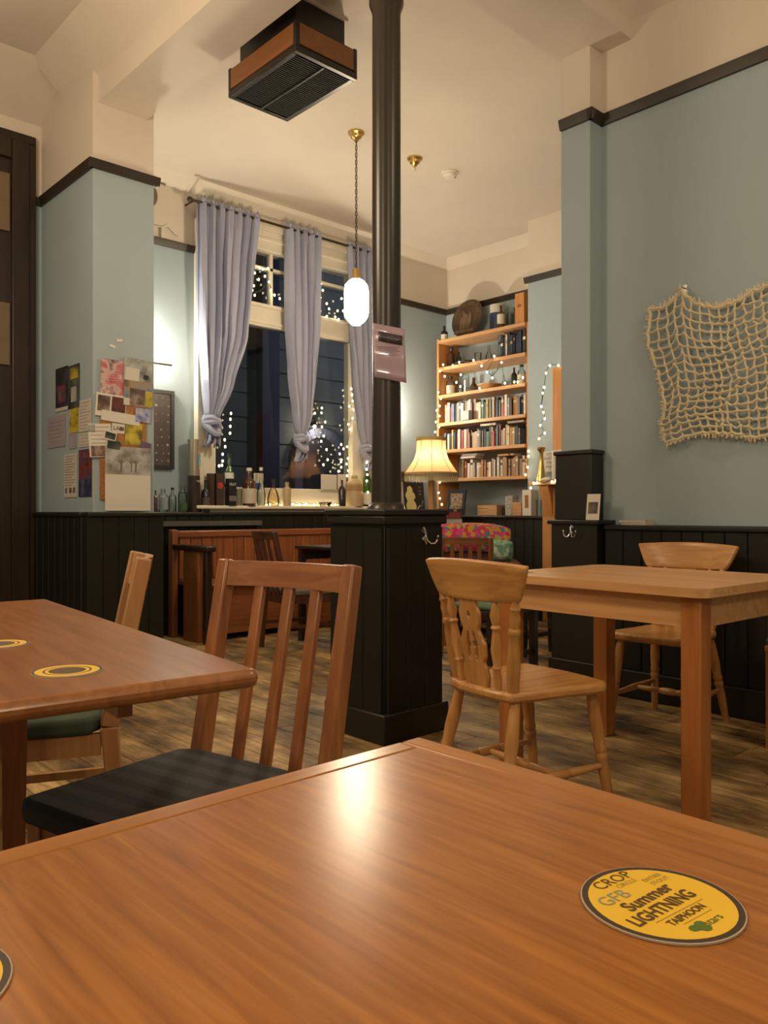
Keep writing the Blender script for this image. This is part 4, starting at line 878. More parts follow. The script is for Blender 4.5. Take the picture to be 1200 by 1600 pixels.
# ------------------------------------------------------------------ cork board, posters, calendar
PR = {'pink': [(.45, .05, .06), (.50, .16, .18), (.62, .42, .40), (.10, .04, .05)], 'grey': [(.08, .08, .08), (.30, .31, .30), (.45, .46, .44)], 'village': [(.08, .14, .30), (.22, .24, .28), (.35, .24, .12), (.12, .10, .08)],
 'photo': [(.04, .02, .02), (.14, .09, .07), (.32, .28, .24)], 'redphoto': [(.02, .008, .006), (.10, .03, .02), (.16, .05, .03)], 'blue': [(.10, .12, .38), (.34, .36, .55), (.55, .5, .5)], 'yellow': [(.05, .05, .02), (.45, .36, .03), (.62, .52, .08)],
 'green': [(.01, .015, .012), (.04, .05, .04), (.13, .15, .12)], 'purple': [(.08, .05, .12), (.2, .12, .2)], 'tree': [(.14, .11, .08), (.32, .30, .28), (.46, .46, .48), (.52, .52, .54)], 'night': [(.012, .012, .018), (.02, .02, .03), (.06, .05, .05)],
 'fire': [(.02, .015, .03), (.22, .04, .03), (.06, .05, .12), (.35, .13, .04)], 'navy': [(.01, .015, .05), (.03, .04, .10), (.12, .12, .2)], 'text': [(.55, .52, .46), (.60, .56, .5)], 'lilac': [(.34, .30, .36), (.42, .36, .40)], 'people': [(.05, .03, .03), (.25, .15, .12), (.4, .3, .25)]}
def poster(name, label, face, px0, px1, py0, py1, kind, sc_=10, tilt=0, off=.004, parts=(), cat='poster', lines=0, words=(), inkm=None):
    """sheet fixed flat on the stub wall: face 'f' looks to the bar (plane Y=5.02), face 's' to the side (plane X=2.11)"""
    P = (lambda x, y: on_y(x, y, 5.02 - off)) if face == 'f' else (lambda x, y: on_x(x, y, 2.11 - off))
    c = P((px0 + px1) / 2, (py0 + py1) / 2); u0, u1 = P(px0, (py0 + py1) / 2), P(px1, (py0 + py1) / 2)
    wv_ = (u1 - u0).length; t0, t1 = P((px0 + px1) / 2, py0), P((px0 + px1) / 2, py1); hv = t0.z - t1.z
    o = thing(name, label, cat, c); o.rotation_euler = (0, R(tilt), 0) if face == 'f' else (0, 0, R(-90))
    if face == 's' and tilt: o.rotation_euler = (0, R(tilt), R(-90))
    m_ = M_PAPER if kind == 'paper' else printed('print_' + kind + str(sc_), PR[kind], sc_, .45, len(name))
    bx(-wv_ / 2, wv_ / 2, -.0008, .0008, -hv / 2, hv / 2).build('sheet', m_, o)
    def sub(nm, a, b_, c_, d_, mm_, k=0): bx(wv_ * (a - .5), wv_ * (b_ - .5), -.0016 - .0003 * k, -.0008, hv * (.5 - d_), hv * (.5 - c_)).build(nm, mm_, o)
    for k, (nm, a, b_, c_, d_, kd, s2) in enumerate(parts): sub(nm, a, b_, c_, d_, M_PAPER if kd == 'paper' else printed('print_' + kd + str(s2), PR[kd], s2, .45, k), k)
    if lines:
        mb = MB()
        for k in range(lines[0]):
            z = hv * (.5 - lines[1] - (lines[2] - lines[1]) * k / max(1, lines[0] - 1)); mb.box(-wv_ * .4, wv_ * (.4 - .15 * ((k * 7) % 3)), -.0022, -.0016, z - hv * .006, z + hv * .006)
        mb.build('printed_lines', inkm or mat('faint_ink', (.28, .25, .23), .6), o)
    for (wd_, sz, fx, fz, mm_) in words: text(wd_, hv * sz, mm_, o, (wv_ * fx, -.0028, hv * fz), (R(90), 0, 0))
    return o
M_DKINK = mat('dark_ink', (.03, .03, .03), .6); M_WINK = mat('pale_ink', (.6, .5, .46), .6)
cb = poster('cork_board', 'brown cork notice board pinned with papers on the stub wall', 'f', 157, 229, 632, 781, 'paper', off=.006, cat='notice board')
for c_ in cb.children: c_.data.materials.clear(); c_.data.materials.append(printed('cork', [(.28, .11, .03), (.36, .16, .05), (.42, .20, .07)], 60, .8)); c_.scale = (1, 5, 1); c_.name = 'cork_panel'
poster('pink_poster', 'pink and red event poster, topmost left on the cork board wall', 'f', 158, 194, 562, 618, 'pink', 14, 2, .008, lines=(5, .30, .58), inkm=M_WINK)
poster('grey_flyer', 'grey landscape flyer at the top by the corner with the sconce', 'f', 194, 238, 561, 598, 'grey', 12, 4, .010, parts=[('pale_sheet', .05, .55, .42, .98, 'text', 6), ('barcode', .7, .88, .62, .8, 'night', 40)])
poster('village_poster', 'blue and brown poster with small picture of buildings, below the grey flyer', 'f', 194, 239, 596, 636, 'village', 12, 2, .012, parts=[('photo', .2, .72, .3, .9, 'photo', 16), ('yellow_strip', .75, .98, .35, .95, 'yellow', 10), ('white_foot', .0, .2, .7, .98, 'text', 3)])
poster('two_photo_flyer', 'white flyer with two dark photographs tilted on the cork board', 'f', 150, 197, 616, 652, 'paper', 1, 4, .011, parts=[('photo', .06, .46, .1, .78, 'photo', 14), ('photo', .52, .98, .08, .82, 'redphoto', 10)])
poster('white_strip', 'long blank white strip of paper across the cork board', 'f', 159, 219, 645, 661, 'paper', 1, 5, .014, cat='paper')
poster('emblem_card', 'blue and white winged emblem card at the edge of the cork board', 'f', 212, 235, 638, 660, 'blue', 26, 1, .015, cat='card')
poster('white_notice', 'small white card lettered Life at the middle of the cork board', 'f', 175, 195, 662, 677, 'paper', 1, 3, .012, cat='card', words=[('Life', .6, -.1, 0, M_DKINK)], parts=[('grey_block', .62, .95, .3, .7, 'photo', 30)])
poster('yellow_poster', 'yellow and black poster above the calendar', 'f', 196, 222, 661, 696, 'yellow', 16, 2, .012)
poster('people_flyer', 'white flyer with crowd photo pinned over the wall corner', 'f', 139, 175, 662, 714, 'paper', 1, -4, .016, parts=[('crowd_photo', .06, .98, .66, .98, 'people', 24), ('photo', .0, .3, .02, .25, 'grey', 9)], lines=(5, .1, .58))
poster('snapshot', 'small grey snapshot with white border pinned over the white flyer', 'f', 163, 182, 674, 688, 'paper', 1, 12, .020, cat='photo', parts=[('image', .08, .92, .12, .85, 'green', 14)])
poster('dark_card', 'dark green card below the snapshot on the cork board', 'f', 168, 188, 689, 702, 'green', 10, 5, .021, cat='card')
poster('purple_sticker', 'dull purple paper scrap at the lower edge of the cork board', 'f', 219, 236, 691, 703, 'purple', 12, 12, .013, cat='paper')
cal = poster('wall_calendar', 'wall calendar with pale picture of bare trees over a blank page', 'f', 165, 236, 699, 798, 'paper', 1, 0, .020, cat='calendar', parts=[('tree_picture', .0, 1, .0, .43, 'tree', 9)])
hv = .4
mb = MB()
for bx_, s in ((-.05, 1), (.05, .9), (.02, .6)):
    mb.path([(bx_, -.004, .045), (bx_ + .003, -.004, .09), (bx_, -.004, .12)], .008 * s, 5)
    for k in range(9): a_ = R(20 + 17 * k); mb.path([(bx_, -.004, .10), (bx_ + .05 * s * math.cos(a_), -.004, .11 + .05 * s * math.sin(a_))], .002 * s, 4)
tr_ = mb.build('drawn_trees', mat('tree_ink', (.18, .14, .12), .7), cal); tr_.location = (0, -.0012, 0); tr_.scale = (1, .15, 1)
poster('dark_poster', 'black poster with orange and blue glowing shape, left side of stub wall', 's', 87, 106, 574, 642, 'night', 12, 0, .004, parts=[('glow_shape', .2, .8, .42, .8, 'fire', 14), ('white_foot', 0, 1, .92, 1, 'text', 3)])
poster('yellow_figure_poster', 'tall poster of a pale figure on black and yellow ground', 's', 107, 124, 570, 638, 'green', 8, 0, .005, parts=[('pale_oval', .25, .75, .5, .85, 'grey', 5), ('cream_head', .2, .9, .06, .32, 'yellow', 4)])
poster('yellow_flyer', 'bright yellow and black flyer below the black and yellow poster', 's', 109, 123, 637, 676, 'yellow', 14, 0, .004)
poster('white_sheet', 'white typed sheet with heading next to the wall corner', 's', 123, 143, 624, 674, 'text', 6, 0, .004, cat='paper', lines=(9, .1, .9))
poster('white_sheet', 'short white typed sheet below the longer typed sheet', 's', 123, 143, 676, 698, 'text', 7, 0, .004, cat='paper', lines=(4, .15, .85))
poster('faded_sheet', 'faded pinkish sheet nearest the door frame', 's', 74, 102, 650, 699, 'lilac', 5, 0, .004, cat='paper', lines=(6, .2, .8))
poster('lilac_flyer', 'narrow lilac flyer below the yellow flyer', 's', 108, 119, 677, 701, 'lilac', 8, 0, .004, cat='flyer')
poster('list_sheet', 'tall white list sheet low on the side of the stub wall', 's', 100, 120, 709, 777, 'text', 8, 0, .004, cat='paper', lines=(12, .06, .72), parts=[('stamp', .1, .28, .78, .9, 'photo', 9), ('stamp', .42, .6, .78, .9, 'photo', 9), ('stamp', .72, .9, .78, .9, 'photo', 9)])
poster('red_blue_poster', 'dark red and navy poster low by the wall corner', 's', 123, 143, 702, 776, 'fire', 12, 0, .004, parts=[('navy_foot', 0, 1, .64, 1, 'navy', 14)])
for k, (px, py) in enumerate(((187, 532), (176, 541))):
    c = on_y(px, py, 5.018); o = tag(bx(-.02, .02, -.001, .001, -.009, .009).build('paper_scrap', M_PAPER, None, 0, c), ('upper' if k == 0 else 'lower') + ' torn scrap of paper stuck above the pink poster', 'paper scrap'); o.rotation_euler = (0, R(-8 + 20 * k), 0)

# ------------------------------------------------------------------ bookcase in the alcove
YA0, YA1 = 4.72, 5.935
bc = thing('bookcase', 'honey pine open bookcase filling the alcove beside the chimney breast', 'bookcase', (0, 0, 0))
bx(6.27, 6.59, YA1 - .03, YA1, .966, 2.86).build('side_panel', M_SHELFZ, bc, .003)
bx(6.27, 6.59, YA0 + .0, YA0 + .022, 1.32, 2.84).build('side_panel', M_SHELFZ, bc, .003)
SH = [2.84, 2.545, 2.25, 1.95, 1.66, 1.355]
for z in SH: bx(6.25, 6.585, YA0 + .024, YA1 - .032, z - .036, z).build('shelf', M_SHELF, bc, .004)
def sh_at(px, X): return on_x(px, 800, X)
COLS = [((.32, .035, .03), 'red'), ((.02, .03, .06), 'navy'), ((.55, .50, .40), 'cream'), ((.03, .03, .03), 'black'), ((.42, .20, .05), 'tan'), ((.10, .12, .18), 'slate'), ((.60, .56, .50), 'white'), ((.06, .11, .06), 'green'), ((.40, .28, .10), 'mustard'), ((.20, .05, .04), 'maroon'), ((.30, .22, .16), 'brown'), ((.10, .14, .22), 'blue'), ((.42, .31, .27), 'pink')]
BM = [mat('book_' + n, c, .55, vary=.12) for c, n in COLS]
ORD = 'first second third fourth fifth sixth seventh eighth ninth tenth eleventh twelfth thirteenth fourteenth fifteenth sixteenth seventeenth eighteenth nineteenth twentieth'.split()
def ordn(k):
    if k < 20: return ORD[k]
    t_ = ['twenty', 'thirty', 'forty', 'fifty'][k // 10 - 1 - 1 + 0] if k >= 20 else ''
    k1 = k + 1
    if k1 % 10 == 0: return {30: 'thirtieth', 40: 'fortieth', 50: 'fiftieth'}[k1]
    return {2: 'twenty', 3: 'thirty', 4: 'forty', 5: 'fifty'}[k1 // 10] + '-' + ORD[k1 % 10 - 1]
def book(th, ht, dp, cm):
    mb = MB()     # spine faces -x ; boards each side, page block between
    mb.box(0, .004, 0, th, 0, ht, 0).box(0, dp, 0, .0025, 0, ht, 0).box(0, dp, th - .0025, th, 0, ht, 0).box(.004, dp - .004, .0025, th - .0025, .004, ht - .004, 1)
    if rnd.random() < .45: a_ = ht * rnd.uniform(.5, .75); mb.box(-.0006, 0, th * .12, th * .88, a_, a_ + ht * .12, 2)
    return mb.mesh('book', [cm, M_PAPER, rnd.choice([MATS['white_label'], M_BLK, BM[8]])])
def row(z, y0, y1, where, grp, seedcols=None, front=6.30, hmin=.17, hmax=.225, thmin=.018, thmax=.042, weights=None):
    y = y1; k = 0
    while y > y0 + .02:
        th = rnd.uniform(thmin, thmax); ht = rnd.uniform(hmin, hmax)
        if y - th < y0: break
        ci = rnd.choice(weights) if weights else rnd.randrange(len(COLS))
        o = bpy.data.objects.new('book', book(th, ht, rnd.uniform(.12, .15), BM[ci])); COL.objects.link(o)
        o.location = (front + rnd.uniform(0, .02), y - th, z + .0005)
        tag(o, f'{COLS[ci][1]}-spined book, {ordn(k)} from the lamp end {where}', 'book', grp); y -= th + .0012; k += 1
row(SH[3], YA0 + .03, 5.86, 'of the uppermost full row of books', 'books on the uppermost full row')
row(SH[4], YA0 + .12, 5.86, 'of the middle full row of books', 'books on the middle full row', hmin=.16, hmax=.215)
row(SH[5], YA0 + .05, 5.60, 'of the bottom row of books', 'books on the bottom row', hmin=.15, hmax=.20, weights=[2, 3, 5, 6, 10, 10, 4, 2, 12, 9])
row(SH[1], YA0 + .03, 5.13, 'on the shelf below the top shelf', 'dark books below the top shelf', hmin=.20, hmax=.245, weights=[1, 3, 5, 1, 7, 11, 3, 6])
def flat(k, y, z, ci, lab, rz=0, tilt=0):
    th = .025; o = bpy.data.objects.new('book', book(th, .20, .13, BM[ci])); COL.objects.link(o)
    o.location = (6.30, y, z); o.rotation_euler = (R(90 + tilt), 0, rz); tag(o, lab, 'book', 'books lying flat on top of a row')
flat(0, 5.35, SH[4] + .217, 2, 'cream book lying flat on top of the middle full row')
flat(1, 5.62, SH[5] + .202, 2, 'cream book lying lowest in the flat pile on the bottom row')
flat(2, 5.60, SH[5] + .229, 6, 'white book lying on top of the flat pile on the bottom row')
flat(3, 5.12, SH[5] + .202, 4, 'tan book lying flat on the chimney end of the bottom row')
flat(4, 5.0, SH[4] + .217, 10, 'brown book lying flat at the chimney end of the middle row')
o = tag(bx(0, .06, -.05, .05, 0, .10).build('small_box', mat('grey_box', (.30, .32, .30), .5), None, .003, (6.255 - .02, 5.50, SH[3] + .0005)), 'small grey box in front of the uppermost full row of books', 'box')
# top shelf
def shb(name, label, px, wpx, hpx, z, *a, X=6.42, **k):
    p = on_x(px, 800, X); d = p.x * CF + p.y * SF; return bottle(name, label, (X, p.y, z + .0005), hpx * d / 1250, wpx * d / 2500, *a, **k)
shb('whisky_bottle', 'dark bottle with pale label left of the carved plaque on the top shelf', 694.5, 11, 27, SH[0], 'spirit', G_DARK, M_LAB, lz=(.1, .5))
cp_ = on_x(730, 490, 6.42); o = thing('carved_plaque', 'round carved dark wooden plaque leaning on the top shelf', 'plaque', (6.42, cp_.y, SH[0] + .215)); o.rotation_euler = (0, R(12), 0)
M_CARVE = wood('carved_wood', (.045, .025, .014), (.11, .065, .035), 'z', 1, .5)
MB().turned((.012, 0, 0), (-.012, 0, 0), [(0, .20), (.5, .212), (1, .205)], 40).build('disc', M_CARVE, o)
M_CARVEL = wood('carved_light', (.10, .06, .035), (.20, .13, .08), 'z', 1, .5)
mb = MB()
for k in range(24):
    a_ = R(15 + 150 * k / 23); mb.beam((-.016, .145 * math.cos(a_), .145 * math.sin(a_)), (-.016, .19 * math.cos(a_), .19 * math.sin(a_)), .009, .01, (1, 0, 0))
mb.build('carved_rays', M_CARVEL, o)
mb = MB().extr([(-.06, -.12), (.07, -.13), (.08, -.02), (.05, .04), (.06, .10), (.02, .06), (-.03, .02), (-.045, .08), (-.075, .02), (-.08, -.06)], 'x', -.022, -.012); mb.build('carved_relief', M_CARVEL, o, .004)
bx(-.02, -.012, -.13, .14, -.165, -.13).build('carved_band', M_CARVEL, o)
shb('tin_can', 'white and navy cylindrical tin on the top shelf', 777, 23, 44, SH[0], 'tumbler', mat('tin_white', (.55, .53, .45), .4), mat('tin_navy', (.03, .035, .10), .4), X=6.46, lz=(.05, .7), cat='tin')
shb('whisky_bottle', 'brown bottle with round pale label before the white and navy tin', 783, 12, 37, SH[0], 'wine', G_AMBER, M_LAB, X=6.34, lz=(.2, .62))
shb('glass_bottle', 'slim clear bottle beside the tin on the top shelf', 796, 8, 36, SH[0], 'wine', G_CLEAR)
shb('glass_bottle', 'broad grey-green bottle next to the upright orange board', 805, 9, 33, SH[0], 'squat', pane_glass('grey_green_bottle', (.5, .55, .42), .06))
o = thing('upright_board', 'upright orange pine box at the chimney end of the top shelf', 'box', (6.38, YA0 + .115, SH[0] + .0005)); bx(-.10, .10, -.055, .055, 0, .30).build('box_body', M_SHELFZ, o, .003); bx(-.103, -.099, -.02, .02, .16, .19).build('knot_plug', M_PEW, o)
# second shelf
shb('storage_jar', 'dark glass storage jar at the lamp end of the second shelf', 705, 13, 32, SH[1], 'squat', G_AMBER, None, M_BLK, X=6.40, cat='jar')
shb('dark_bottle', 'small black bottle next to the dark storage jar', 717, 8, 25, SH[1], 'spirit', G_DARK)
shb('glass_tumbler', 'clear tumbler left of the tall clear bottle on the second shelf', 747, 11, 18, SH[1], 'tumbler', G_CLEAR, cat='glass')
shb('glass_bottle', 'tall clear bottle beside the dark books on the second shelf', 764, 11, 27, SH[1], 'belly', G_CLEAR)
o = thing('trinket_box', 'low dark trinket box on the second shelf', 'box', (6.40, on_x(731, 800, 6.4).y, SH[1] + .0005)); bx(-.05, .05, -.06, .06, 0, .035).build('box_body', M_DARKW, o); bx(-.052, .052, -.062, .062, .0355, .05).build('lid', M_DARKW, o)
# third shelf
shb('cream_bottle', 'bottle with large cream label at the lamp end of the third shelf', 704, 13, 30, SH[2], 'squat', G_CLEAR, M_LAB, M_BLK, X=6.40, lz=(.02, .55))
shb('glass_bottle', 'pale green bottle with tall neck near the steel shaker', 718, 11, 31, SH[2], 'flask', G_CLEAR)
shb('cocktail_shaker', 'narrow steel cocktail shaker on the third shelf', 727, 7, 22, SH[2], 'tumbler', M_CHROME, cat='shaker')
shb('brown_bottle', 'brown pear-shaped bottle beside the shaker on the third shelf', 740.5, 14, 24, SH[2], 'belly', G_AMBER)
y = on_x(765, 800, 6.38).y; o = thing('wooden_bowl', 'shallow wooden bowl in the middle of the third shelf', 'bowl', (6.38, y, SH[2] + .0005)); MB().lathe([(.04, 0), (.09, .03), (.125, .055), (.118, .055), (.085, .035), (.03, .012)], n=24).build('bowl_body', M_SHELF, o); MB().lathe([(.126, .05), (.128, .058), (.118, .058)], n=24).build('rim', M_SHELF, o)
shb('wine_glass', 'tall stemmed glass behind the wooden bowl', 787, 8, 25, SH[2], 'flask', G_CLEAR, X=6.55, cat='glass')
shb('dark_bottle', 'slim black bottle at the chimney end of the third shelf', 803.5, 9, 31, SH[2], 'wine', G_DARK)
shb('clear_bottle', 'clear bottle with pale label at the chimney end of the third shelf', 815, 12, 33, SH[2], 'squat', G_CLEAR, M_LAB, M_BLK, lz=(.1, .55))
# fairy lights on bookcase
fairy('fairy lights running down the lamp side of the bookcase', zx([(370, 600), (350, 640), (380, 672), (340, 772), (355, 812), (348, 857)], 600, 420, 4, 6.22) + zx([(330, 165), (348, 200), (325, 237), (345, 268), (320, 300), (348, 615), (342, 680), (350, 715), (362, 753)], 600, 600, 4, 6.22))
fairy('fairy lights draped along the second and third bookcase shelves', zx([(430, 605), (470, 585), (560, 572), (610, 607), (690, 547), (645, 645), (678, 682), (735, 585), (757, 715), (815, 708), (835, 708), (868, 680)], 600, 420, 4, 6.22))
fairy('fairy lights hanging in front of the bottles on the third shelf', zx([(453, 710), (480, 662), (478, 735), (598, 747)], 600, 420, 4, 6.215))
fairy('fairy lights down the chimney side of the lower bookcase shelves', zx([(903, 420), (903, 452), (898, 520), (885, 568)], 600, 600, 4, 6.21))

# ledge below the bookcase
LA = .9655
y = on_x(717, 800, 6.30).y; o = thing('framed_photo', 'dark framed photograph propped on the ledge beneath the bookcase', 'picture', (6.24, y, LA)); o.rotation_euler = (0, R(8), R(0))
mb = MB()
for a_, b_, c_, d_ in ((-.125, .125, 0, .035), (-.125, .125, .235, .27), (-.125, -.09, .035, .235), (.09, .125, .035, .235)): mb.box(-.008, .008, a_, b_, c_, d_)
mb.build('frame', mat('frame_navy', (.03, .03, .045), .35), o); bx(-.002, .006, -.09, .09, .035, .235).build('photo', printed('photo_group', [(.05, .03, .02), (.30, .20, .12), (.50, .42, .34)], 30, .3), o)
y = on_x(767, 800, 6.25).y; o = thing('pine_crate', 'small pale pine crate on the ledge beneath the bookcase', 'crate', (6.28, y, LA)); 
for k in range(3): bx(-.09, -.078, -.125, .125, .004 + .034 * k, .035 + .034 * k).build('slat', M_SHELF, o); bx(.078, .09, -.125, .125, .004 + .034 * k, .035 + .034 * k).build('slat', M_SHELF, o)
for s in (-1, 1): bx(-.077, .077, s * .119 - .006, s * .119 + .006, 0, .105).build('end_board', M_SHELF, o)
bx(-.077, .077, -.112, .112, 0, .01).build('bottom_board', M_SHELF, o)
def ledge_box(name, label, px, wpx, hpx, m_, X=6.24, cat='box', band=None, dp=.05):
    p = on_x(px, 800, X); d = p.x * CF + p.y * SF; wv_, h_ = wpx * d / 1250 * 1.15, hpx * d / 1250
    o = thing(name, label, cat, (X, p.y, LA)); bx(-dp, dp, -wv_ / 2, wv_ / 2, 0, h_ - .004).build('box_body', m_, o, .002); bx(-dp, dp, -wv_ / 2, wv_ / 2, h_ - .0036, h_).build('lid', m_, o)
    if band: bx(-dp - .001, -dp, -wv_ * band[0], wv_ * band[0], h_ * band[1], h_ * band[2]).build('front_print', band[3], o)
    return o
ledge_box('dark_bookend', 'small dark wooden block next to the pine crate', 791, 6, 14, M_DARKW)
ledge_box('patterned_tin', 'black and white patterned tin beside the pine crate', 800, 12, 31, printed('bw_pattern', [(.03, .03, .03), (.5, .48, .44), (.04, .04, .04)], 60, .4), cat='tin')
ledge_box('pine_box', 'plain pine box between the patterned tin and white carton', 812, 16, 21, M_SHELF)
ledge_box('white_carton', 'white carton with dark window at the chimney end of the ledge', 828, 15, 40, M_PAPER, X=6.19, cat='carton', band=(.2, .3, .8, M_MAHOG))
shp = on_x(842, 800, 6.16); bottle('glass_tumbler', 'clear glass at the very end of the ledge by the mantelpiece', (6.16, shp.y, LA), .15, .028, 'tumbler', G_CLEAR, cat='glass')
for k, (z, th, ci, lab, xo) in enumerate(((.8845, .052, 6, 'white book at the bottom of the small pile behind the column plinth', 0), (.937, .062, 0, 'red book in the small pile behind the column plinth', -.02), (.9995, .03, 3, 'black book on top of the small pile behind the column plinth', .02))):
    o = bpy.data.objects.new('book', book(th, .26, .2, BM[ci])); COL.objects.link(o); o.location = (5.64 + xo, 5.36, z); o.rotation_euler = (R(90), 0, R(43)); tag(o, lab, 'book', 'books in the pile behind the plinth')
pl_ = thing('plant_stand', 'narrow black stand carrying a small pile of books behind the plinth', 'stand', (5.78, 5.32, 0))
bx(-.17, .17, -.17, .17, .855, .884).build('stand_top', M_DARKW, pl_, .004)
for s in (-1, 1):
    for q in (-1, 1): bx(s * .14 - .015, s * .14 + .015, q * .14 - .015, q * .14 + .015, 0, .855).build('leg', M_DARKW, pl_)
# chalk board + small frame on the window wall ledge
c0 = on_y(651, 790, 5.93); o = thing('chalk_board', 'small black board with a pale yellow painted figure below the lampshade', 'sign', (c0.x, 5.95, 1.0005)); o.rotation_euler = (R(-6), 0, 0)
bx(-.145, .145, -.008, .008, 0, .33).build('board', mat('chalk_black', (.015, .013, .012), .6), o)
mb = MB().extr([(-.12 + .0, .01), (-.13, .07), (-.11, .12), (-.135, .17), (-.125, .20), (-.11, .21), (-.10, .26), (-.06, .275), (-.03, .25), (-.025, .21), (0, .19), (.01, .15), (-.02, .125), (.01, .09), (.02, .05), (0, .01), (-.05, 0)], 'y', -.0095, -.008); mb.build('painted_figure', mat('pale_yellow_paint', (.75, .65, .28), .6), o)
for k in range(4): text('hot  '[0:3], .03, mat('pink_chalk', (.45, .25, .22), .7), o, (.08, -.0095, .26 - .036 * k), (R(90), 0, 0)) if k < 3 else None
MB().path([(.03, -.009, .03), (.07, -.009, .07), (.09, -.009, .055), (.12, -.009, .12)], .004, 4).build('chalk_stroke', MATS['white_print'], o)
c0 = on_y(633, 752, 6.05); o = thing('small_picture', 'small brown picture frame behind the lampshade fringe', 'picture', (c0.x, 6.075, 1.28)); mb = MB().box(-.06, .06, -.01, .01, 0, .02).box(-.06, .06, -.01, .01, .13, .15).box(-.06, -.04, -.01, .01, .02, .13).box(.04, .06, -.01, .01, .02, .13); mb.build('frame', M_MAHOGZ, o); bx(-.04, .04, -.002, .008, .02, .13).build('picture_sheet', printed('print_photo14', PR['photo'], 14), o)
c0 = on_y(631, 790, 5.99); card('pale_leaflet', 'pale leaflet stood on the ledge between column and black board', 631, 750, 797, 9, 5.99, 1.0005, lean=.05, cat='leaflet')

# ------------------------------------------------------------------ standard lamp
fx, fy = 5.372, 5.155
sl = thing('standard_lamp', 'wooden standard lamp with fringed cream bell shade, lit', 'lamp', (fx, fy, 0))
MB().lathe([(.15, 0), (.15, .02), (.12, .035), (.05, .05), (.03, .08)], n=24).build('base', M_MAHOGZ, sl)
MB().lathe([(.022, .08), (.03, .2), (.018, .28), (.028, .7), (.022, .75), (.030, 1.2), (.032, 1.28), (.016, 1.34), (.012, 1.40)], n=16).build('pole', M_SHELFZ, sl)
SHP = [(.245, 1.3445), (.242, 1.3662), (.205, 1.4181), (.165, 1.4786), (.143, 1.5392), (.135, 1.5911), (.134, 1.6732)]
M_SHADE = cloth_light('lampshade_fabric', (.68, .42, .28), .5)
vs_, nn = [], 48
g = [[(r_ * (1 - .02 * (math.cos(6 * 2 * math.pi * j / nn) > .9)) * math.cos(2 * math.pi * j / nn), r_ * math.sin(2 * math.pi * j / nn), z) for j in range(nn + 1)] for r_, z in SHP]
shd = MB().sheet(g).build('lamp_shade', M_SHADE, sl)
mb = MB()
for k in range(8):
    a_ = 2 * math.pi * k / 8; mb.path([((r_ + .001) * math.cos(a_), (r_ + .001) * math.sin(a_), z) for r_, z in SHP], .003, 5)
mb.build('shade_rib', mat('shade_seam', (.35, .22, .10), .8), shd)
MB().lathe([(.139, 1.6603), (.142, 1.6689), (.142, 1.6880), (.139, 1.6931)], n=36).build('shade_trim', mat('gold_braid', (.36, .26, .10), .7), shd); MB().lathe([(.248, 1.3385), (.252, 1.3445), (.252, 1.3619), (.248, 1.3662)], n=36).build('shade_trim', MATS['gold_braid'], shd)
mb = MB()
for k in range(150):
    a_ = 2 * math.pi * k / 150; b_ = a_ + 2 * math.pi / 150 * .72; q_ = .247 + .004 * math.sin(k * 2.4)
    mb.sheet([[(q_ * math.cos(a_), q_ * math.sin(a_), z_), (q_ * math.cos(b_), q_ * math.sin(b_), z_)] for z_ in (1.3385, 1.3113, 1.2840 + .004 * math.sin(k * 1.7))])
fr = mb.build('fringe', cloth_light('fringe_thread', (.9, .8, .58), .75), shd); fr['kind'] = 'stuff'
mb = MB()
for k in range(3): a_ = 2 * math.pi * k / 3; mb.tube((.0, 0, 1.40), (.228 * math.cos(a_), .228 * math.sin(a_), 1.375), .003)
mb.build('shade_carrier', M_BRASS, sl)
MB().blob((0, 0, 1.49), (.035, .035, .05), 12, 8).build('bulb', glow('lamp_bulb', (1, .74, .42), 85), sl); MB().tube((0, 0, 1.401), (0, 0, 1.44), .018).build('lamp_holder', M_BRASS, sl)

# ------------------------------------------------------------------ fireplace, mirror, candlesticks
fp = thing('mantelpiece', 'honey pine mantelpiece with corbels on the chimney breast', 'mantelpiece', (0, 0, 0))
bx(6.0, 6.249, 4.23, 4.36, 0, 1.24).build('jamb', M_SHELFZ, fp, .004); bx(6.0, 6.249, 2.95, 3.08, 0, 1.24).build('jamb', M_SHELFZ, fp, .004)
bx(6.02, 6.249, 3.085, 4.225, .98, 1.24).build('lintel', M_SHELF, fp, .004)
bx(5.90, 6.249, 2.86, 4.45, 1.242, 1.275).build('mantel_shelf', M_SHELF, fp, .006)
for y in (3.015, 4.295): MB().extr([(5.999, 1.24), (5.93, 1.24), (5.93, 1.20), (5.96, 1.15), (5.965, 1.10), (5.985, 1.06), (5.985, 1.0), (5.999, .96)], 'y', y - .05, y + .05).build('corbel', M_SHELFZ, fp)
bx(6.2, 6.249, 3.085, 4.225, 0, .98).build('fireback', M_BLACK, fp)
mi = thing('overmantel_mirror', 'pine framed mirror above the mantelpiece', 'mirror', (6.2, 3.70, 1.2755))
for s in (-1, 1): bx(-.03, .03, s * .62 - .05, s * .62 + .05, 0, 1.06).build('frame', M_SHELFZ, mi, .004)
for z in (0, 1.0): bx(-.03, .03, -.569, .569, z, z + .06).build('frame', M_PEW, mi, .004)
bx(0, .02, -.569, .569, .061, .999).build('mirror_glass', mat('mirror_silver', (.55, .55, .52), .03, 1), mi)
MP = mi
def cstick(label, px, h_, X=6.02):
    p = on_x(px, 800, X); o = thing('brass_candlestick', label, 'candlestick', (X, p.y, 1.2755)); MB().lathe([(.055, 0), (.05, .012), (.035, .08), (.022, .17), (.016, h_ - .05), (.02, h_ - .04), (.036, h_ - .02), (.038, h_)], n=20).build('stem', M_BRASS, o)
    MB().lathe([(.033, h_), (.03, h_ + .006)], n=16).build('drip_pan', M_BRASS, o); return o
cstick('tall flared brass candlestick at the end of the mantel shelf', 846, .31)
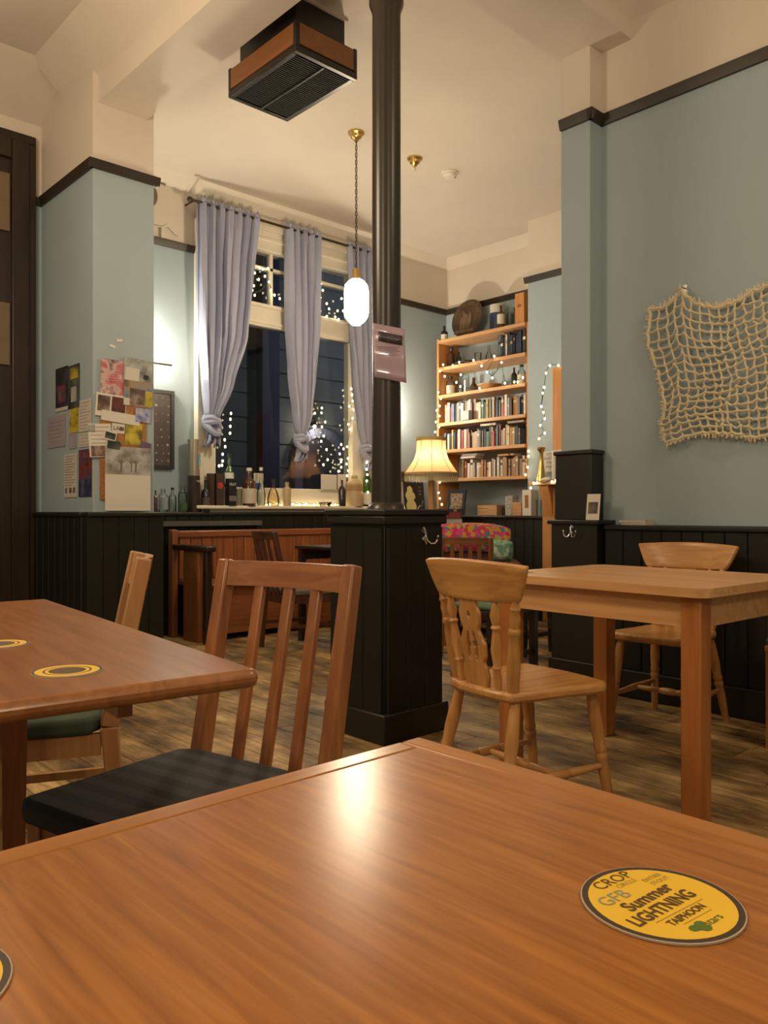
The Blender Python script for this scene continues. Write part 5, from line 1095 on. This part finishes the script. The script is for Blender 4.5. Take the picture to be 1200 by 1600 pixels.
p = on_x(862, 800, 6.06); o = thing('white_candle', 'pale candle behind the handwritten card on the mantel shelf', 'candle', (6.10, p.y, 1.2755)); MB().lathe([(.022, 0), (.022, .26), (.012, .265)], n=14).build('wax', M_PAPER, o); MB().tube((0, 0, .26), (0, 0, .28), .002).build('wick', M_BLK, o)
p = on_x(856, 800, 6.0); o = thing('seashell', 'small pale shell lying on the mantel shelf', 'shell', (5.98, p.y, 1.2755 + .02)); MB().blob((0, 0, 0), (.03, .045, .02), 12, 6).build('shell_body', M_PAPER, o); MB().blob((0, .04, -.002), (.015, .02, .014), 8, 5).build('shell_tip', M_PAPER, o)
p = on_x(866, 736, 6.165); o = thing('handwritten_card', 'handwritten white card fixed to the mirror frame above the mantel', 'card', (6.167, p.y, p.z)); o.rotation_euler = (R(0), R(-4), R(-90))
bx(-.15, .12, -.0015, .0015, 0, .19).build('card_sheet', M_PAPER, o)
for k, (s_, z) in enumerate((('If The', .16), ('Hand Pump', .125), ('Pour a', .085), ('Mustard', .045))): text(s_, .036, mat('pen_ink', (.10, .09, .12), .6), o, (-.03, -.003, z), (R(90), 0, 0))
fairy('fairy lights climbing the pine frame of the mirror', zx([(1090, 604), (1037, 605), (1013, 652), (1002, 742), (992, 777), (985, 862)], 600, 420, 4, 6.14) + zx([(1000, 20), (992, 57), (983, 140), (997, 178), (1005, 217), (978, 258), (1005, 307), (970, 342)], 600, 600, 4, 6.14))
fairy('fairy lights spilling from the end of the mantel shelf', zx([(1072, 605), (1050, 612), (957, 618), (935, 620), (918, 650)], 600, 600, 4, 5.885))

# ------------------------------------------------------------------ net and leaflets on the right wall
fn = thing('fishing_net', 'cream knotted rope net hung on the teal wall', 'net', (3.985, 0, 0))
M_ROPE = mat('cream_rope', (.70, .62, .43), .95, vary=.15)
NY, NZr = 26, 17; nr_ = random.Random(11)
P = {}
for i in range(NZr + 1):
    for j in range(NY + 1):
        u, v = j / NY, i / NZr            # u from far (left) end towards the viewer, v downwards
        yl = 2.19 - .115 * v + .02 * math.sin(v * 9); yr = 1.02 - .02 * v
        y = yl + (yr - yl) * (u ** .96)
        top = 2.085 + .075 * math.exp(-((y - 2.01) / .05) ** 2) - .05 * math.exp(-((y - 1.78) / .12) ** 2) + .04 * math.exp(-((y - 1.45) / .12) ** 2)
        botz = 1.365 + .03 * math.sin(u * 11) + .035 * min(1, u * 3)
        vv = v ** .9 + .05 * math.sin(v * math.pi) * math.sin(u * 8 + 1)
        z = top + (botz - top) * vv
        x = -.012 + .014 * math.sin(u * 24 + v * 4) * (.4 + v)
        P[i, j] = Vector((x + nr_.uniform(-.006, .006), y + nr_.uniform(-.008, .008), z + nr_.uniform(-.008, .008)))
mb = MB(); kn = MB()
for i in range(NZr + 1):
    for j in range(NY + 1):
        if j < NY and not (4 <= j and i == 99):
            q = (P[i, j] + P[i, j + 1]) / 2 + Vector((nr_.uniform(-.004, .004), nr_.uniform(-.004, .004), -.006 + nr_.uniform(-.006, .006))); mb.path([P[i, j], q, P[i, j + 1]], (.0052 if i < 11 else .0062) if 0 < i < NZr else .009, 4)
        if i < NZr:
            q = (P[i, j] + P[i + 1, j]) / 2 + Vector((nr_.uniform(-.004, .004), nr_.uniform(-.008, .008), 0)); mb.path([P[i, j], q, P[i + 1, j]], .0052 if 0 < j < NY else .009, 4)
        kn.blob(P[i, j], (.009, .0105, .010), 5, 3)
net = mb.build('netting', M_ROPE, fn); net['kind'] = 'stuff'; k_ = kn.build('knots', M_ROPE, fn); k_['kind'] = 'stuff'
mb = MB()
for i in range(60):
    f_ = i / 59; p = P[min(NZr, int(f_ * NZr)), 0].lerp(P[min(NZr, int(f_ * NZr) + 1), 0], f_ * NZr - int(f_ * NZr)) if i < 59 else P[NZr, 0]
    mb.path([p, p + Vector((nr_.uniform(-.006, .004), nr_.uniform(.005, .028), nr_.uniform(-.014, .01)))], .004, 4)
for i in range(120):
    j = int(i / 120 * NY); f_ = i / 120 * NY - j
    for row_, s in ((NZr, -1), (0, 1)):
        p = P[row_, j].lerp(P[row_, j + 1], f_); mb.path([p, p + Vector((nr_.uniform(-.008, .003), nr_.uniform(-.01, .01), s * nr_.uniform(.006, .03)))], .0045, 4)
fg = mb.build('frayed_edge', M_ROPE, fn); fg['kind'] = 'stuff'
for y, z in ((2.01, 2.165), (1.45, 2.135)):
    mb = MB().path([(.034, y, z + .01), (-.01, y, z + .012), (-.025, y, z - .005), (-.022, y, z + .03)], .005, 6).box(.030, .0345, y - .012, y + .012, z - .015, z + .03); mb.build('hook', M_CHROME, fn)
o = thing('tall_leaflet', 'tall leaflet with brown photo leaning against the black pier', 'leaflet', (3.852, 2.464, .9556)); o.rotation_euler = (0, R(7), 0)
bx(-.001, .001, -.042, .042, 0, .145).build('sheet', M_PAPER, o); bx(-.002, -.001, -.030, .030, .035, .10).build('photo', printed('print_photo14', PR['photo'], 14), o)
p = on_x(998, 812, 3.96)
for k in range(4):
    o = tag(bx(-.045, .045, -.075, .075, 0, .006).build('leaflet', mat('leaflet_%d' % (k % 2), [(.62, .58, .5), (.5, .44, .36)][k % 2], .6), None, 0, (3.955 + .004 * (k % 2), p.y + .006 * k, .9305 + .0065 * k), R(3 * k - 4)), ['lowest leaflet', 'second-lowest leaflet', 'second-highest leaflet', 'topmost leaflet'][k] + ' of the flat pile on the ledge under the net', 'leaflet', 'leaflets piled under the net')
